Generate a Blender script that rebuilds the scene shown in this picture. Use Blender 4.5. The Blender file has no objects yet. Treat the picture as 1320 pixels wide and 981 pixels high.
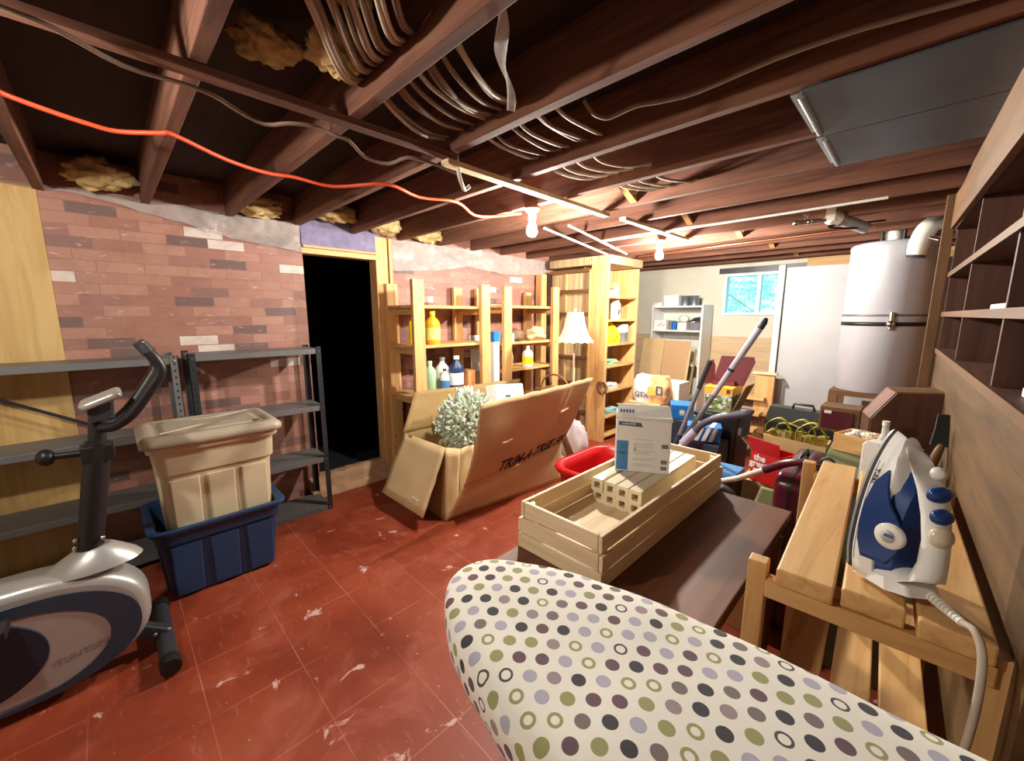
import bpy, bmesh, math, random
from mathutils import Vector, Matrix, Euler, noise as mnoise
random.seed(7)
PI = math.pi
SC = bpy.context.scene
COL = SC.collection

# ------------------------------------------------------------------ mesh builder
class MB:
    """collects shapes (in world metres) into one mesh"""
    def __init__(s):
        s.v = []; s.f = []; s.m = []; s.s = []; s.uv = {}
    def add(s, verts, faces, mat=0, smooth=False, M=None, uvs=None):
        o = len(s.v)
        for i, p in enumerate(verts):
            p = Vector(p)
            if M is not None: p = M @ p
            s.v.append(p)
            if uvs is not None: s.uv[o+i] = uvs[i]
        for f in faces:
            s.f.append([o+i for i in f]); s.m.append(mat); s.s.append(smooth)
        return s
    def box(s, x0, x1, y0, y1, z0, z1, mat=0, M=None):
        v = [(x0,y0,z0),(x1,y0,z0),(x1,y1,z0),(x0,y1,z0),(x0,y0,z1),(x1,y0,z1),(x1,y1,z1),(x0,y1,z1)]
        f = [(0,3,2,1),(4,5,6,7),(0,1,5,4),(1,2,6,5),(2,3,7,6),(3,0,4,7)]
        return s.add(v, f, mat, False, M)
    def slab(s, a, b, c, d, t, mat=0):
        """quad a b c d given thickness t along its normal (both sides)"""
        a, b, c, d = map(Vector, (a,b,c,d))
        n = ((c-a).cross(d-b)).normalized()*t/2
        v = [a-n,b-n,c-n,d-n,a+n,b+n,c+n,d+n]
        f = [(0,3,2,1),(4,5,6,7),(0,1,5,4),(1,2,6,5),(2,3,7,6),(3,0,4,7)]
        return s.add(v, f, mat)
    def beam(s, p0, p1, w, h, mat=0, up=(0,0,1)):
        p0, p1 = Vector(p0), Vector(p1)
        d = (p1-p0); L = d.length; d.normalize()
        up = Vector(up)
        if abs(d.dot(up)) > .98: up = Vector((0,1,0))
        x = d.cross(up).normalized(); z = x.cross(d)
        M = Matrix((( x.x,d.x,z.x,p0.x),(x.y,d.y,z.y,p0.y),(x.z,d.z,z.z,p0.z),(0,0,0,1)))
        return s.box(-w/2, w/2, 0, L, -h/2, h/2, mat, M)
    def tube(s, pts, r, seg=8, mat=0, smooth=True, curve=0, caps=True):
        pts = [Vector(p) for p in pts]
        rr = list(r) if isinstance(r, (list, tuple)) else [r]*len(pts)
        if curve and len(pts) > 2:
            q = []; q_r = []
            P = [2*pts[0]-pts[1]] + pts + [2*pts[-1]-pts[-2]]
            for i in range(1, len(P)-2):
                for k in range(curve):
                    t = k/curve
                    a, b, c, d = P[i-1], P[i], P[i+1], P[i+2]
                    q.append(.5*((2*b)+(c-a)*t+(2*a-5*b+4*c-d)*t*t+(3*b-a-3*c+d)*t**3))
                    q_r.append(rr[i-1]*(1-t)+rr[i]*t)
            q.append(pts[-1]); q_r.append(rr[-1]); pts, rr = q, q_r
        n = len(pts)
        d0 = (pts[1]-pts[0]).normalized()
        u = d0.orthogonal().normalized()
        V = []; F = []
        for i, p in enumerate(pts):
            d = (pts[min(i+1,n-1)]-pts[max(i-1,0)])
            if d.length < 1e-9: d = d0
            d.normalize()
            u = (u - d*u.dot(d))
            if u.length < 1e-6: u = d.orthogonal()
            u.normalize(); w = d.cross(u)
            for k in range(seg):
                a = 2*PI*k/seg
                V.append(p+(u*math.cos(a)+w*math.sin(a))*rr[i])
        for i in range(n-1):
            for k in range(seg):
                F.append((i*seg+k, i*seg+(k+1)%seg, (i+1)*seg+(k+1)%seg, (i+1)*seg+k))
        s.add(V, F, mat, smooth)
        if caps:
            s.add(V[:seg], [tuple(range(seg))[::-1]], mat); s.add(V[-seg:], [tuple(range(seg))], mat)
        return s
    def lathe(s, prof, seg=24, mat=0, M=None, smooth=True, sx=1, sy=1, wob=None):
        V = []; F = []
        for j, (r, z) in enumerate(prof):
            for k in range(seg):
                a = 2*PI*k/seg
                q = wob(a, j) if wob else (1, 0)
                V.append((r*q[0]*math.cos(a)*sx, r*q[0]*math.sin(a)*sy, z+q[1]))
        n = len(prof)
        for j in range(n-1):
            for k in range(seg):
                F.append((j*seg+k, j*seg+(k+1)%seg, (j+1)*seg+(k+1)%seg, (j+1)*seg+k))
        s.add(V, F, mat, smooth, M)
        if prof[0][0] > 1e-5: s.add(V[:seg], [tuple(range(seg))[::-1]], mat, False, M)
        if prof[-1][0] > 1e-5: s.add(V[-seg:], [tuple(range(seg))], mat, False, M)
        return s
    def cyl(s, p0, p1, r, seg=16, mat=0):
        return s.tube([p0, p1], r, seg, mat)
    def ball(s, c, r, mat=0, M=None, nu=14, nv=9):
        rx, ry, rz = r if isinstance(r, tuple) else (r, r, r)
        prof = [(max(math.sin(PI*j/nv), 1e-6), -math.cos(PI*j/nv)) for j in range(nv+1)]
        B = Matrix.Translation(c) @ Matrix.Diagonal((rx, ry, rz, 1))
        return s.lathe(prof, nu, mat, (M @ B) if M is not None else B)
    def loft(s, rings, mat=0, smooth=True, caps=True, M=None):
        n = len(rings[0]); V = [p for r in rings for p in r]; F = []
        for j in range(len(rings)-1):
            for k in range(n):
                F.append((j*n+k, j*n+(k+1)%n, (j+1)*n+(k+1)%n, (j+1)*n+k))
        s.add(V, F, mat, smooth, M)
        if caps:
            s.add(rings[0], [tuple(range(n))[::-1]], mat, False, M); s.add(rings[-1], [tuple(range(n))], mat, False, M)
        return s
    def grid(s, fn, nu, nv, mat=0, smooth=True, uvf=None):
        V = []; F = []; U = []
        for j in range(nv+1):
            for i in range(nu+1):
                V.append(fn(i/nu, j/nv))
                if uvf: U.append(uvf(i/nu, j/nv))
        for j in range(nv):
            for i in range(nu):
                a = j*(nu+1)+i
                F.append((a, a+1, a+nu+2, a+nu+1))
        return s.add(V, F, mat, smooth, None, U if uvf else None)
    def shape(s, polys, depth, bevel=0.0, mat=0, M=None, fn=None, smooth=False):
        """flat outlines (holes allowed) in the XY plane, depth along Z both ways"""
        c = bpy.data.curves.new('outline', 'CURVE'); c.dimensions = '2D'; c.fill_mode = 'BOTH'
        c.extrude = max(depth/2-bevel, 0.0); c.bevel_depth = bevel; c.bevel_resolution = 2; c.offset = -bevel
        for P in polys:
            sp = c.splines.new('POLY'); sp.points.add(len(P)-1)
            for q, p in zip(sp.points, P): q.co = (p[0], p[1], 0, 1)
            sp.use_cyclic_u = True
        s._curve(c, mat, M, fn, smooth)
        return s
    def text(s, t, size, M, mat=0, depth=.0006, shear=0.0, bold=0.0, align='CENTER', sx=1.0, fn=None):
        c = bpy.data.curves.new('lettering', 'FONT'); c.body = t; c.size = size; c.extrude = depth
        c.shear = shear; c.offset = bold; c.align_x = align; c.align_y = 'CENTER'; c.resolution_u = 3
        s._curve(c, mat, M @ Matrix.Diagonal((sx, 1, 1, 1)), fn, False)
        return s
    def _curve(s, c, mat, M, fn, smooth):
        o = bpy.data.objects.new('outline', c)
        me = o.to_mesh()
        V = [v.co.copy() for v in me.vertices]; F = [tuple(p.vertices) for p in me.polygons]
        o.to_mesh_clear(); bpy.data.objects.remove(o); bpy.data.curves.remove(c)
        if fn: V = [fn(v) for v in V]
        s.add(V, F, mat, smooth, M)
    def build(s, name, mats, parent=None, loc=None, bevel=0, sub=0, solid=0, smooth=None, segs=2, weld=0):
        base = Vector((0,0,0))
        if parent is not None:
            p = parent
            while p is not None: base += p.location; p = p.parent
        elif loc is not None: base = Vector(loc)
        me = bpy.data.meshes.new(name)
        me.from_pydata([tuple(v-base) for v in s.v], [], s.f)
        if not isinstance(mats, (list, tuple)): mats = [mats]
        for m in mats: me.materials.append(m)
        me.polygons.foreach_set('material_index', s.m)
        me.polygons.foreach_set('use_smooth', s.s if smooth is None else [smooth]*len(s.f))
        if s.uv:
            L = me.uv_layers.new(name='UVMap')
            for lp in me.loops: L.data[lp.index].uv = s.uv.get(lp.vertex_index, (0, 0))
        me.update()
        o = bpy.data.objects.new(name, me); COL.objects.link(o)
        if parent is not None: o.parent = parent
        elif loc is not None: o.location = base
        if weld:
            md = o.modifiers.new('weld', 'WELD'); md.merge_threshold = weld
        if solid:
            md = o.modifiers.new('thick', 'SOLIDIFY'); md.thickness = solid; md.offset = 0
        if sub:
            md = o.modifiers.new('sub', 'SUBSURF'); md.levels = sub; md.render_levels = sub
        if bevel:
            md = o.modifiers.new('bevel', 'BEVEL'); md.width = bevel; md.segments = segs; md.limit_method = 'ANGLE'; md.angle_limit = .7
        return o

def tag(o, label, cat, group=None, kind=None):
    o['label'] = label; o['category'] = cat
    if group: o['group'] = group
    if kind: o['kind'] = kind
    return o
def thing(name, label, cat, loc, group=None):
    o = bpy.data.objects.new(name, None); COL.objects.link(o)
    o.location = loc; o.empty_display_size = .05
    return tag(o, label, cat, group)
def struct(o):
    o['kind'] = 'structure'; return o
def copy_tree(o, parent=None):
    c = o.copy(); COL.objects.link(c)
    if parent is not None: c.parent = parent
    for ch in list(o.children): copy_tree(ch, c)
    return c
def rz(a, at=(0,0,0)):
    return Matrix.Translation(at) @ Matrix.Rotation(a, 4, 'Z')
def frame(o, x, y):
    """matrix whose local X and Y run along the given world directions"""
    x = Vector(x).normalized(); y = Vector(y); y = (y-x*y.dot(x)).normalized(); z = x.cross(y)
    return Matrix(((x.x,y.x,z.x,o[0]),(x.y,y.y,z.y,o[1]),(x.z,y.z,z.z,o[2]),(0,0,0,1)))

# ------------------------------------------------------------------ materials
def srgb(r, g, b):
    f = lambda c: c/12.92 if c <= .04045 else ((c+.055)/1.055)**2.4
    return (f(r/255), f(g/255), f(b/255), 1)
class NT:
    def __init__(s, name):
        s.m = bpy.data.materials.new(name); s.m.use_nodes = True
        s.t = s.m.node_tree; s.b = s.t.nodes['Principled BSDF']
    def n(s, kind, **kw):
        x = s.t.nodes.new(kind)
        for k, v in kw.items():
            if k.startswith('i_'):
                key = k[2:]; key = int(key) if key.isdigit() else key.replace('_', ' ')
                s.set(x.inputs[key], v)
            else: setattr(x, k, v)
        return x
    def set(s, inp, v):
        if hasattr(v, 'is_output'): s.t.links.new(v, inp)
        else: inp.default_value = v
    def co(s, kind='Object', scale=(1,1,1), rot=(0,0,0), loc=(0,0,0)):
        c = s.n('ShaderNodeTexCoord'); mp = s.n('ShaderNodeMapping')
        s.set(mp.inputs['Vector'], c.outputs[kind]); mp.inputs['Scale'].default_value = scale
        mp.inputs['Rotation'].default_value = rot; mp.inputs['Location'].default_value = loc
        return mp.outputs[0]
    def noise(s, vec, scale, detail=4, rough=.6, dist=0):
        return s.n('ShaderNodeTexNoise', i_Vector=vec, i_Scale=scale, i_Detail=detail, i_Roughness=rough, i_Distortion=dist).outputs['Fac']
    def ramp(s, fac, stops, interp='LINEAR'):
        r = s.n('ShaderNodeValToRGB'); s.set(r.inputs[0], fac); r.color_ramp.interpolation = interp
        e = r.color_ramp.elements
        while len(e) < len(stops): e.new(.5)
        for el, (p, c) in zip(e, stops):
            el.position = p; el.color = c if len(c) == 4 else (*c, 1)
        return r.outputs[0]
    def mix(s, fac, a, b, blend='MIX'):
        x = s.n('ShaderNodeMix', data_type='RGBA', blend_type=blend)
        s.set(x.inputs[0], fac); s.set(x.inputs[6], a); s.set(x.inputs[7], b)
        return x.outputs[2]
    def math(s, op, a, b=0.0, c=0.0):
        x = s.n('ShaderNodeMath', operation=op)
        s.set(x.inputs[0], a); s.set(x.inputs[1], b); s.set(x.inputs[2], c)
        return x.outputs[0]
    def bump(s, h, strength=.2, dist=.01):
        x = s.n('ShaderNodeBump', i_Height=h, i_Strength=strength, i_Distance=dist)
        s.set(s.b.inputs['Normal'], x.outputs[0])
    def p(s, **kw):
        for k, v in kw.items(): s.set(s.b.inputs[k.replace('_', ' ')], v)
        return s
def plain(name, c, rough=.5, metal=0.0, var=.12, scale=9, bump=0.0, **kw):
    t = NT(name); v = t.co()
    n = t.noise(v, scale, 5)
    c = tuple(c)
    t.p(Base_Color=t.ramp(n, [(.25, tuple(max(0, x*(1-var)) for x in c[:3])), (.75, tuple(min(1, x*(1+var)) for x in c[:3]))]), Roughness=rough, Metallic=metal, **kw)
    if bump: t.bump(t.noise(v, scale*6, 3), bump, .004)
    return t.m
def wood(name, dark, mid, light, axis='x', rough=.55, fine=60, knots=True, scale=1.0):
    t = NT(name)
    s = {'x': (1, 14, 14), 'y': (14, 1, 14), 'z': (14, 14, 1)}[axis]
    v = t.co(scale=tuple(q*scale for q in s))
    n1 = t.noise(v, 1.6, 6, .6, .8)
    n2 = t.noise(v, fine/14, 3, .5)
    col = t.ramp(n1, [(.28, dark), (.5, mid), (.74, light)])
    col = t.mix(t.math('MULTIPLY', n2, .35), col, dark)
    if knots:
        v2 = t.co(scale={'x': (2.2, 7, 7), 'y': (7, 2.2, 7), 'z': (7, 7, 2.2)}[axis])
        vo = t.n('ShaderNodeTexVoronoi', i_Vector=v2, i_Scale=1.6).outputs['Distance']
        k = t.ramp(vo, [(.0, (1,1,1)), (.11, (0,0,0))])
        col = t.mix(t.math('MULTIPLY', k, .7), col, tuple(x*.45 for x in dark[:3])+(1,))
    t.p(Base_Color=col, Roughness=rough)
    t.bump(n1, .12, .004)
    return t.m
PINE = (srgb(178,128,72), srgb(214,168,108), srgb(228,190,134))
def pine(axis): return wood('pine_'+axis, *PINE, axis=axis)
M = {}
for ax in 'xyz':
    M['pine_'+ax] = pine(ax)
    M['pale_'+ax] = wood('pale_wood_'+ax, srgb(206,180,140), srgb(230,208,172), srgb(238,222,192), axis=ax, knots=False)
    M['joist_'+ax] = wood('joist_wood_'+ax, srgb(64,35,25), srgb(112,70,52), srgb(140,94,70), axis=ax, rough=.85, knots=False)
    M['red_'+ax] = wood('reddish_wood_'+ax, srgb(58,30,20), srgb(82,47,32), srgb(102,62,42), axis=ax, knots=False)
    M['olive_'+ax] = wood('plank_wood_'+ax, srgb(84,56,28), srgb(108,74,40), srgb(128,92,52), axis=ax, knots=False, scale=.8)
    M['brown_'+ax] = wood('dark_veneer_'+ax, srgb(72,38,20), srgb(102,58,32), srgb(126,76,44), axis=ax, rough=.55, knots=False, scale=.7)
M['white'] = plain('white_plastic', srgb(232,232,230), .35, var=.03)
M['offwhite'] = plain('offwhite_plastic', srgb(226,224,214), .45, var=.05)
M['black'] = plain('black_plastic', srgb(22,22,24), .45, var=.2)
M['dark'] = plain('dark_grey_plastic', srgb(48,49,54), .4, var=.15)
M['grey'] = plain('grey_plastic', srgb(120,122,128), .4, var=.1)
M['steel'] = plain('steel_shelving', srgb(112,113,114), .45, .4, var=.12, scale=6)
M['galv'] = plain('galvanised_sheet', srgb(150,156,166), .36, .75, var=.22, scale=5)
M['duct'] = plain('dull_sheet_metal', srgb(82,88,98), .5, .7, var=.2, scale=4)
M['chrome'] = plain('chrome', srgb(205,205,205), .18, 1.0, var=.03)
M['silver'] = plain('silver_paint', srgb(176,176,172), .34, .45, var=.05)
M['slate'] = plain('slate_blue_plastic', srgb(44,56,72), .38, var=.1)
M['navy'] = plain('navy_plastic', srgb(26,48,92), .42, var=.12)
M['blue'] = plain('bright_blue', srgb(28,112,190), .45, var=.06)
M['iron_blue'] = plain('iron_blue_plastic', srgb(28,62,124), .16, var=.08)
M['tote_blue'] = plain('tote_blue', srgb(30,58,94), .42, var=.1, scale=4)
M['tote_beige'] = plain('tote_beige', srgb(206,190,158), .45, var=.06, scale=4)
M['tote_lid'] = plain('tote_lid_taupe', srgb(164,150,132), .42, var=.08, scale=5)
M['card'] = plain('cardboard', srgb(206,174,126), .75, var=.07, scale=5)
M['card_in'] = plain('cardboard_inside', srgb(150,122,76), .8, var=.09, scale=5)
M['card_edge'] = plain('cardboard_light', srgb(212,184,138), .75, var=.06, scale=5)
M['ink'] = plain('black_ink', srgb(40,26,20), .7, var=.2)
M['red'] = plain('red_plastic', srgb(196,24,28), .35, var=.06)
M['redcard'] = plain('red_card', srgb(206,34,30), .5, var=.06)
M['burgundy'] = plain('burgundy_plastic', srgb(84,24,42), .25, var=.15)
M['burgundy_card'] = plain('burgundy_card', srgb(118,46,56), .6, var=.1)
M['yellow'] = plain('yellow_plastic', srgb(246,214,30), .4, var=.08)
M['green'] = plain('dull_green', srgb(96,104,74), .5, var=.12)
M['mint'] = plain('pale_green_plastic', srgb(168,206,164), .4, var=.05)
M['orange'] = plain('orange', srgb(238,104,34), .5, var=.1)
M['amber'] = plain('amber_oil', srgb(226,170,44), .15, var=.1)
M['copper'] = plain('copper', srgb(170,100,70), .3, .9)
M['foil'] = plain('olive_strap_webbing', srgb(186,178,68), .6, var=.15, scale=30)
M['canvas'] = plain('canvas', srgb(196,170,118), .85, var=.08, scale=20)
M['cable'] = plain('grey_cable', srgb(132,110,94), .7, var=.1)
M['cable_w'] = plain('white_cable', srgb(190,178,160), .65, var=.08)
M['cable_o'] = plain('orange_cord', srgb(226,84,48), .45, var=.08)
M['cable_d'] = plain('dark_cable', srgb(40,34,32), .5)
M['insul'] = plain('glass_wool', srgb(210,184,128), .95, var=.4, scale=26, bump=.9)
M['paper'] = plain('white_paper', srgb(236,234,228), .7, var=.03)
M['label_blue'] = plain('label_blue', srgb(66,128,184), .5, var=.05)
M['label_navy'] = plain('label_navy', srgb(70,92,130), .5, var=.05)
M['print_grey'] = plain('print_grey', srgb(176,174,176), .6, var=.1)
M['foam'] = plain('purple_foam_board', srgb(124,116,146), .8, var=.35, scale=14)
M['plaster'] = plain('cream_plaster', srgb(226,218,200), .8, var=.05, scale=3)
M['concrete'] = plain('worn_concrete', srgb(176,140,104), .85, var=.3, scale=14, bump=.4)
M['shade'] = plain('lamp_shade_fabric', srgb(240,228,196), .9, var=.02)
M['leafprint'] = None
# ------------------------------------------------------------------ setting materials
def m_floor():
    t = NT('red_painted_tiles')
    v = t.co(loc=(.078, -.105, 0))
    br = t.n('ShaderNodeTexBrick', i_Vector=v, i_Scale=1.0, i_Mortar_Size=.0022, i_Mortar_Smooth=.3, i_Brick_Width=.305, i_Row_Height=.305)
    br.offset = 0.0; br.squash = 1.0
    w = t.co()
    big = t.noise(w, 1.7, 6, .62, .3)
    base = t.ramp(big, [(.25, srgb(100,38,22)), (.5, srgb(136,54,28)), (.75, srgb(158,76,48))])
    # worn, dusty patches and scuffs
    dust = t.ramp(t.noise(w, 3.3, 9, .68, 1.2), [(.52, (0,0,0)), (.74, (1,1,1))])
    base = t.mix(t.math('MULTIPLY', dust, .34), base, srgb(196,120,104))
    chip = t.ramp(t.noise(w, 8.5, 5, .6, .6), [(.655, (0,0,0)), (.70, (1,1,1))])
    base = t.mix(t.math('MULTIPLY', chip, .8), base, srgb(214,178,172))
    sp = t.ramp(t.noise(w, 46, 2, .5), [(.735, (0,0,0)), (.76, (1,1,1))])
    base = t.mix(t.math('MULTIPLY', sp, .75), base, srgb(206,150,130))
    sc = t.co(scale=(2, 9, 1), rot=(0,0,.5))
    scr = t.ramp(t.noise(sc, 5, 4, .5), [(.63, (0,0,0)), (.7, (1,1,1))])
    base = t.mix(t.math('MULTIPLY', scr, .18), base, srgb(200,130,112))
    gap = t.math('MULTIPLY', br.outputs['Fac'], t.ramp(t.noise(w, 2.6, 3, .5), [(.40, (.06,.06,.06)), (.66, (1,1,1))]))
    base = t.mix(t.math('MULTIPLY', gap, .55), base, srgb(206,132,108))
    t.p(Base_Color=base, Roughness=t.ramp(big, [(.3, (.42,)*3), (.7, (.62,)*3)]), Coat_Weight=.03, Coat_Roughness=.4)
    t.bump(t.math('SUBTRACT', t.noise(w, 14, 6), t.math('MULTIPLY', br.outputs['Fac'], .6)), .12, .004)
    return t.m
def m_brick():
    t = NT('printed_brick_panelling')
    # panel lies in the YZ plane: remap Y,Z to the brick plane
    c = t.n('ShaderNodeTexCoord'); sp = t.n('ShaderNodeSeparateXYZ', i_0=c.outputs['Object'])
    cb = t.n('ShaderNodeCombineXYZ', i_0=sp.outputs[1], i_1=sp.outputs[2], i_2=0.0)
    v = cb.outputs[0]
    br = t.n('ShaderNodeTexBrick', i_Vector=v, i_Scale=1.0, i_Color1=(0,0,0,1), i_Color2=(1,1,1,1), i_Mortar=(.3,.3,.3,1),
             i_Mortar_Size=.0025, i_Mortar_Smooth=.2, i_Brick_Width=.2, i_Row_Height=.0605)
    br.offset = .43
    rnd = br.outputs['Color']
    col = t.ramp(rnd, [(0, srgb(106,82,78)), (.075, srgb(150,104,90)), (.22, srgb(162,116,100)), (.4, srgb(144,100,90)), (.52, srgb(168,122,106)),
                       (.66, srgb(150,102,88)), (.78, srgb(158,110,96)), (.9, srgb(126,92,86)), (.95, srgb(206,192,184))], 'CONSTANT')
    w = t.noise(v, 7, 7, .66, .5)
    col = t.mix(t.math('MULTIPLY', t.ramp(w, [(.3, (1,1,1)), (.55, (0,0,0))]), .35), col, srgb(110,68,58))
    st = t.n('ShaderNodeMapping', i_Vector=v, i_Scale=(1, 3.4, 1)).outputs[0]
    chalk = t.ramp(t.noise(st, 9, 8, .72, .4), [(.59, (0,0,0)), (.68, (1,1,1))])
    col = t.mix(t.math('MULTIPLY', chalk, .6), col, srgb(206,184,174))
    col = t.mix(t.math('MULTIPLY', br.outputs['Fac'], .4), col, srgb(112,72,62))
    t.p(Base_Color=col, Roughness=.55)
    t.bump(br.outputs['Fac'], .25, .003)
    return t.m
def m_plywood():
    t = NT('plywood_sheet')
    v = t.co(scale=(9, 9, 1))
    n = t.noise(v, 1.4, 6, .6, .8)
    col = t.ramp(n, [(.3, srgb(176,140,82)), (.55, srgb(198,164,106)), (.8, srgb(208,180,126))])
    vv = t.n('ShaderNodeTexVoronoi', i_Vector=t.co(scale=(1,2.6,1.2)), i_Scale=2.1).outputs['Distance']
    col = t.mix(t.ramp(vv, [(0, (.7,)*3), (.1, (0,0,0))]), col, srgb(150,104,48))
    t.p(Base_Color=col, Roughness=.6); return t.m
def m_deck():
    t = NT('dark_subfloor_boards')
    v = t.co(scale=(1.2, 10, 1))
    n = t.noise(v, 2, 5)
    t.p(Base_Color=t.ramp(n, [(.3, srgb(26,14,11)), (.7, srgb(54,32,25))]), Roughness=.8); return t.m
def m_plastic_sheet(name, tint):
    t = NT(name); v = t.co()
    n = t.noise(v, 9, 6, .65, 1.5)
    t.p(Base_Color=tint, Roughness=t.ramp(n, [(.3, (.16,)*3), (.7, (.42,)*3)]), Alpha=.5, Specular_IOR_Level=.6)
    t.bump(n, .55, .02); return t.m
def m_backwall():
    t = NT('painted_rear_wall')
    c = t.n('ShaderNodeTexCoord'); sp = t.n('ShaderNodeSeparateXYZ', i_0=c.outputs['Object'])
    z = sp.outputs[2]
    v = t.co(); n = t.noise(v, 2.4, 5)
    up = t.ramp(n, [(.3, srgb(214,206,188)), (.7, srgb(226,220,204))])
    wv = t.co(scale=(1, 1, 12)); lo = t.ramp(t.noise(wv, 1.6, 5, .6, .5), [(.3, srgb(196,166,128)), (.7, srgb(220,194,156))])
    k = t.math('GREATER_THAN', z, 1.12)
    t.p(Base_Color=t.mix(k, lo, up), Roughness=.75); return t.m
M['floor'] = m_floor(); M['brick'] = m_brick(); M['ply'] = m_plywood(); M['deck'] = m_deck()
M['sheet'] = m_plastic_sheet('clear_plastic_sheet', srgb(184,178,174))
M['backwall'] = m_backwall()
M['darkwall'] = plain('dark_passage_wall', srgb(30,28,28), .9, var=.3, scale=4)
M['fibre'] = plain('side_wall_boards', srgb(120,84,52), .7, var=.15)

# ------------------------------------------------------------------ setting
XL, YB, ZC = -3.25, 5.8, 2.03          # left wall, far wall, underside of the joists
b = MB(); b.box(-3.45, 1.1, -2.6, 6.0, -.12, 0); struct(b.build('floor', M['floor']))
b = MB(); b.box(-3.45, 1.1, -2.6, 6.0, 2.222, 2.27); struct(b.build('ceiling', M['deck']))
# left wall with its doorway
D0, D1, DT = 1.075, 1.665, 1.85
b = MB(); b.box(XL-.1, XL, -2.5, D0, 0, 2.222); b.box(XL-.1, XL, D1, YB, 0, 2.222); b.box(XL-.1, XL, D0, D1, DT, 2.222)
struct(b.build('wall_left', M['brick']))
# far wall with the window hole
W0, W1, WZ0, WZ1 = -1.885, -1.16, 1.395, 1.925
b = MB(); b.box(XL-.1, W0, YB, YB+.18, 0, 2.222); b.box(W1, 1.1, YB, YB+.18, 0, 2.222)
b.box(W0, W1, YB, YB+.18, 0, WZ0); b.box(W0, W1, YB, YB+.18, WZ1, 2.222)
struct(b.build('wall_back', M['backwall']))
b = MB(); b.box(.5, .62, .85, YB, 0, 2.222); b.box(.62, 1.02, .85, .97, 0, 2.222); b.box(1.0, 1.1, -2.5, .85, 0, 2.222)
struct(b.build('wall_right', M['fibre']))
b = MB(); b.box(XL-.1, 1.1, -2.6, -2.5, 0, 2.222); struct(b.build('wall_front', M['plaster']))
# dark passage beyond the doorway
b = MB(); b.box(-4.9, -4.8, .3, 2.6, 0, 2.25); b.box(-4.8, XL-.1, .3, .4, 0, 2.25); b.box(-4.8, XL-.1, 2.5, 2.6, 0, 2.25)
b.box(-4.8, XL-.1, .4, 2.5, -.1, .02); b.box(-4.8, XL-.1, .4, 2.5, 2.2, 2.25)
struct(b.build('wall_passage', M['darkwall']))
# door frame, header and sill
b = MB(); b.box(XL-.1, XL+.02, D1-.03, D1+.075, .1, ZC); b.box(XL-.08, XL+.03, D1+.085, D1+.115, 0, ZC)
struct(b.build('trim_1', M['pine_z'], bevel=.003))
b = MB(); b.box(XL-.09, XL+.02, D0-.01, D1-.03, DT-.005, DT+.035); b.box(XL-.06, XL+.028, D0, D1-.03, DT+.037, DT+.055)
struct(b.build('trim_2', M['pine_y'], bevel=.003))
def sill(u, v):
    y = .98+.82*u; prof = [(XL-.1, .12), (XL+.0, .125), (XL+.03, .105), (XL+.05, .05), (XL+.1, .045), (XL+.125, 0), (XL+.12, -.01)]
    k = v*(len(prof)-1); i = min(int(k), len(prof)-2); f = k-i
    x = prof[i][0]*(1-f)+prof[i+1][0]*f; z = prof[i][1]*(1-f)+prof[i+1][1]*f
    q = mnoise.noise((y*9, v*6, 3))
    return (x+.012*q, y, z+.01*mnoise.noise((y*13, v*8, 8)))
b = MB(); b.grid(sill, 40, 24); struct(b.build('trim_3', M['concrete'], solid=.01))
# window: frame, two panes, a stick wedged in the slider
f = MB(); Yw = YB+.05
f.box(W0-.0, W0+.04, YB-.015, YB+.1, WZ0, WZ1); f.box(W1-.04, W1, YB-.015, YB+.1, WZ0, WZ1)
f.box(W0+.04, W1-.04, YB-.015, YB+.1, WZ1-.04, WZ1); f.box(W0+.04, W1-.04, YB-.02, YB+.1, WZ0, WZ0+.035)
f.box(-1.50, -1.455, YB, YB+.07, WZ0+.035, WZ1-.04)
M['win_frame'] = plain('window_frame_paint', srgb(206,226,234), .4, var=.03)
w1 = struct(f.build('window_1', M['win_frame'], bevel=.004))
tg = NT('window_glass'); tg.p(Base_Color=(.75,.95,1,1), Roughness=.02, Transmission_Weight=1.0, IOR=1.1, Alpha=.45)
g = MB(); g.box(W0+.04, -1.5, YB+.03, YB+.035, WZ0+.035, WZ1-.04); g.box(-1.455, W1-.04, YB+.045, YB+.05, WZ0+.035, WZ1-.04)
g.build('pane', tg.m, w1)
st = MB(); st.beam((W0+.06, YB+.012, WZ0+.27), (-1.51, YB+.012, WZ0+.045), .012, .012); st.build('security_stick', M['steel'], w1)
b = MB(); b.box(W0-.06, -.9, YB-.03, YB-.002, WZ1+.002, ZC-.035); struct(b.build('trim_4', M['dark']))
b = MB(); b.box(-1.0, .45, YB-.05, YB-.003, WZ1+.0, ZC+.15); struct(b.build('trim_5', M['pine_x']))
# outside: a bank of ground and a hedge seen through the window
b = MB(); b.box(-5, 3, 6.2, 12, 1.2, 1.3); o = struct(b.build('ground_outside', plain('garden_ground', srgb(120,150,90), .9)))
def leaves(cx, cy, cz, rx, ry, rz_, n, s, seed):
    r = random.Random(seed); q = MB()
    for i in range(n):
        while True:
            p = Vector((r.uniform(-1,1), r.uniform(-1,1), r.uniform(-1,1)))
            if p.length < 1: break
        p = Vector((cx+p.x*rx, cy+p.y*ry, cz+p.z*rz_))
        e = Euler((r.uniform(0,6), r.uniform(0,6), r.uniform(0,6))).to_matrix().to_4x4(); e.translation = p
        q.add([(0,-s,0),(s*.5,0,.2*s),(0,s,0),(-s*.5,0,.2*s)], [(0,1,2),(0,2,3)], 0, False, e)
    return q
tag(leaves(-2.6, 8.2, 2.0, 2.6, .7, .62, 1500, .07, 3).build('hedge', plain('hedge_leaves', srgb(196,238,222), .7, var=.12, scale=5)),
    'green hedge outside, seen through the small basement window', 'hedge', kind='stuff')

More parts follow.
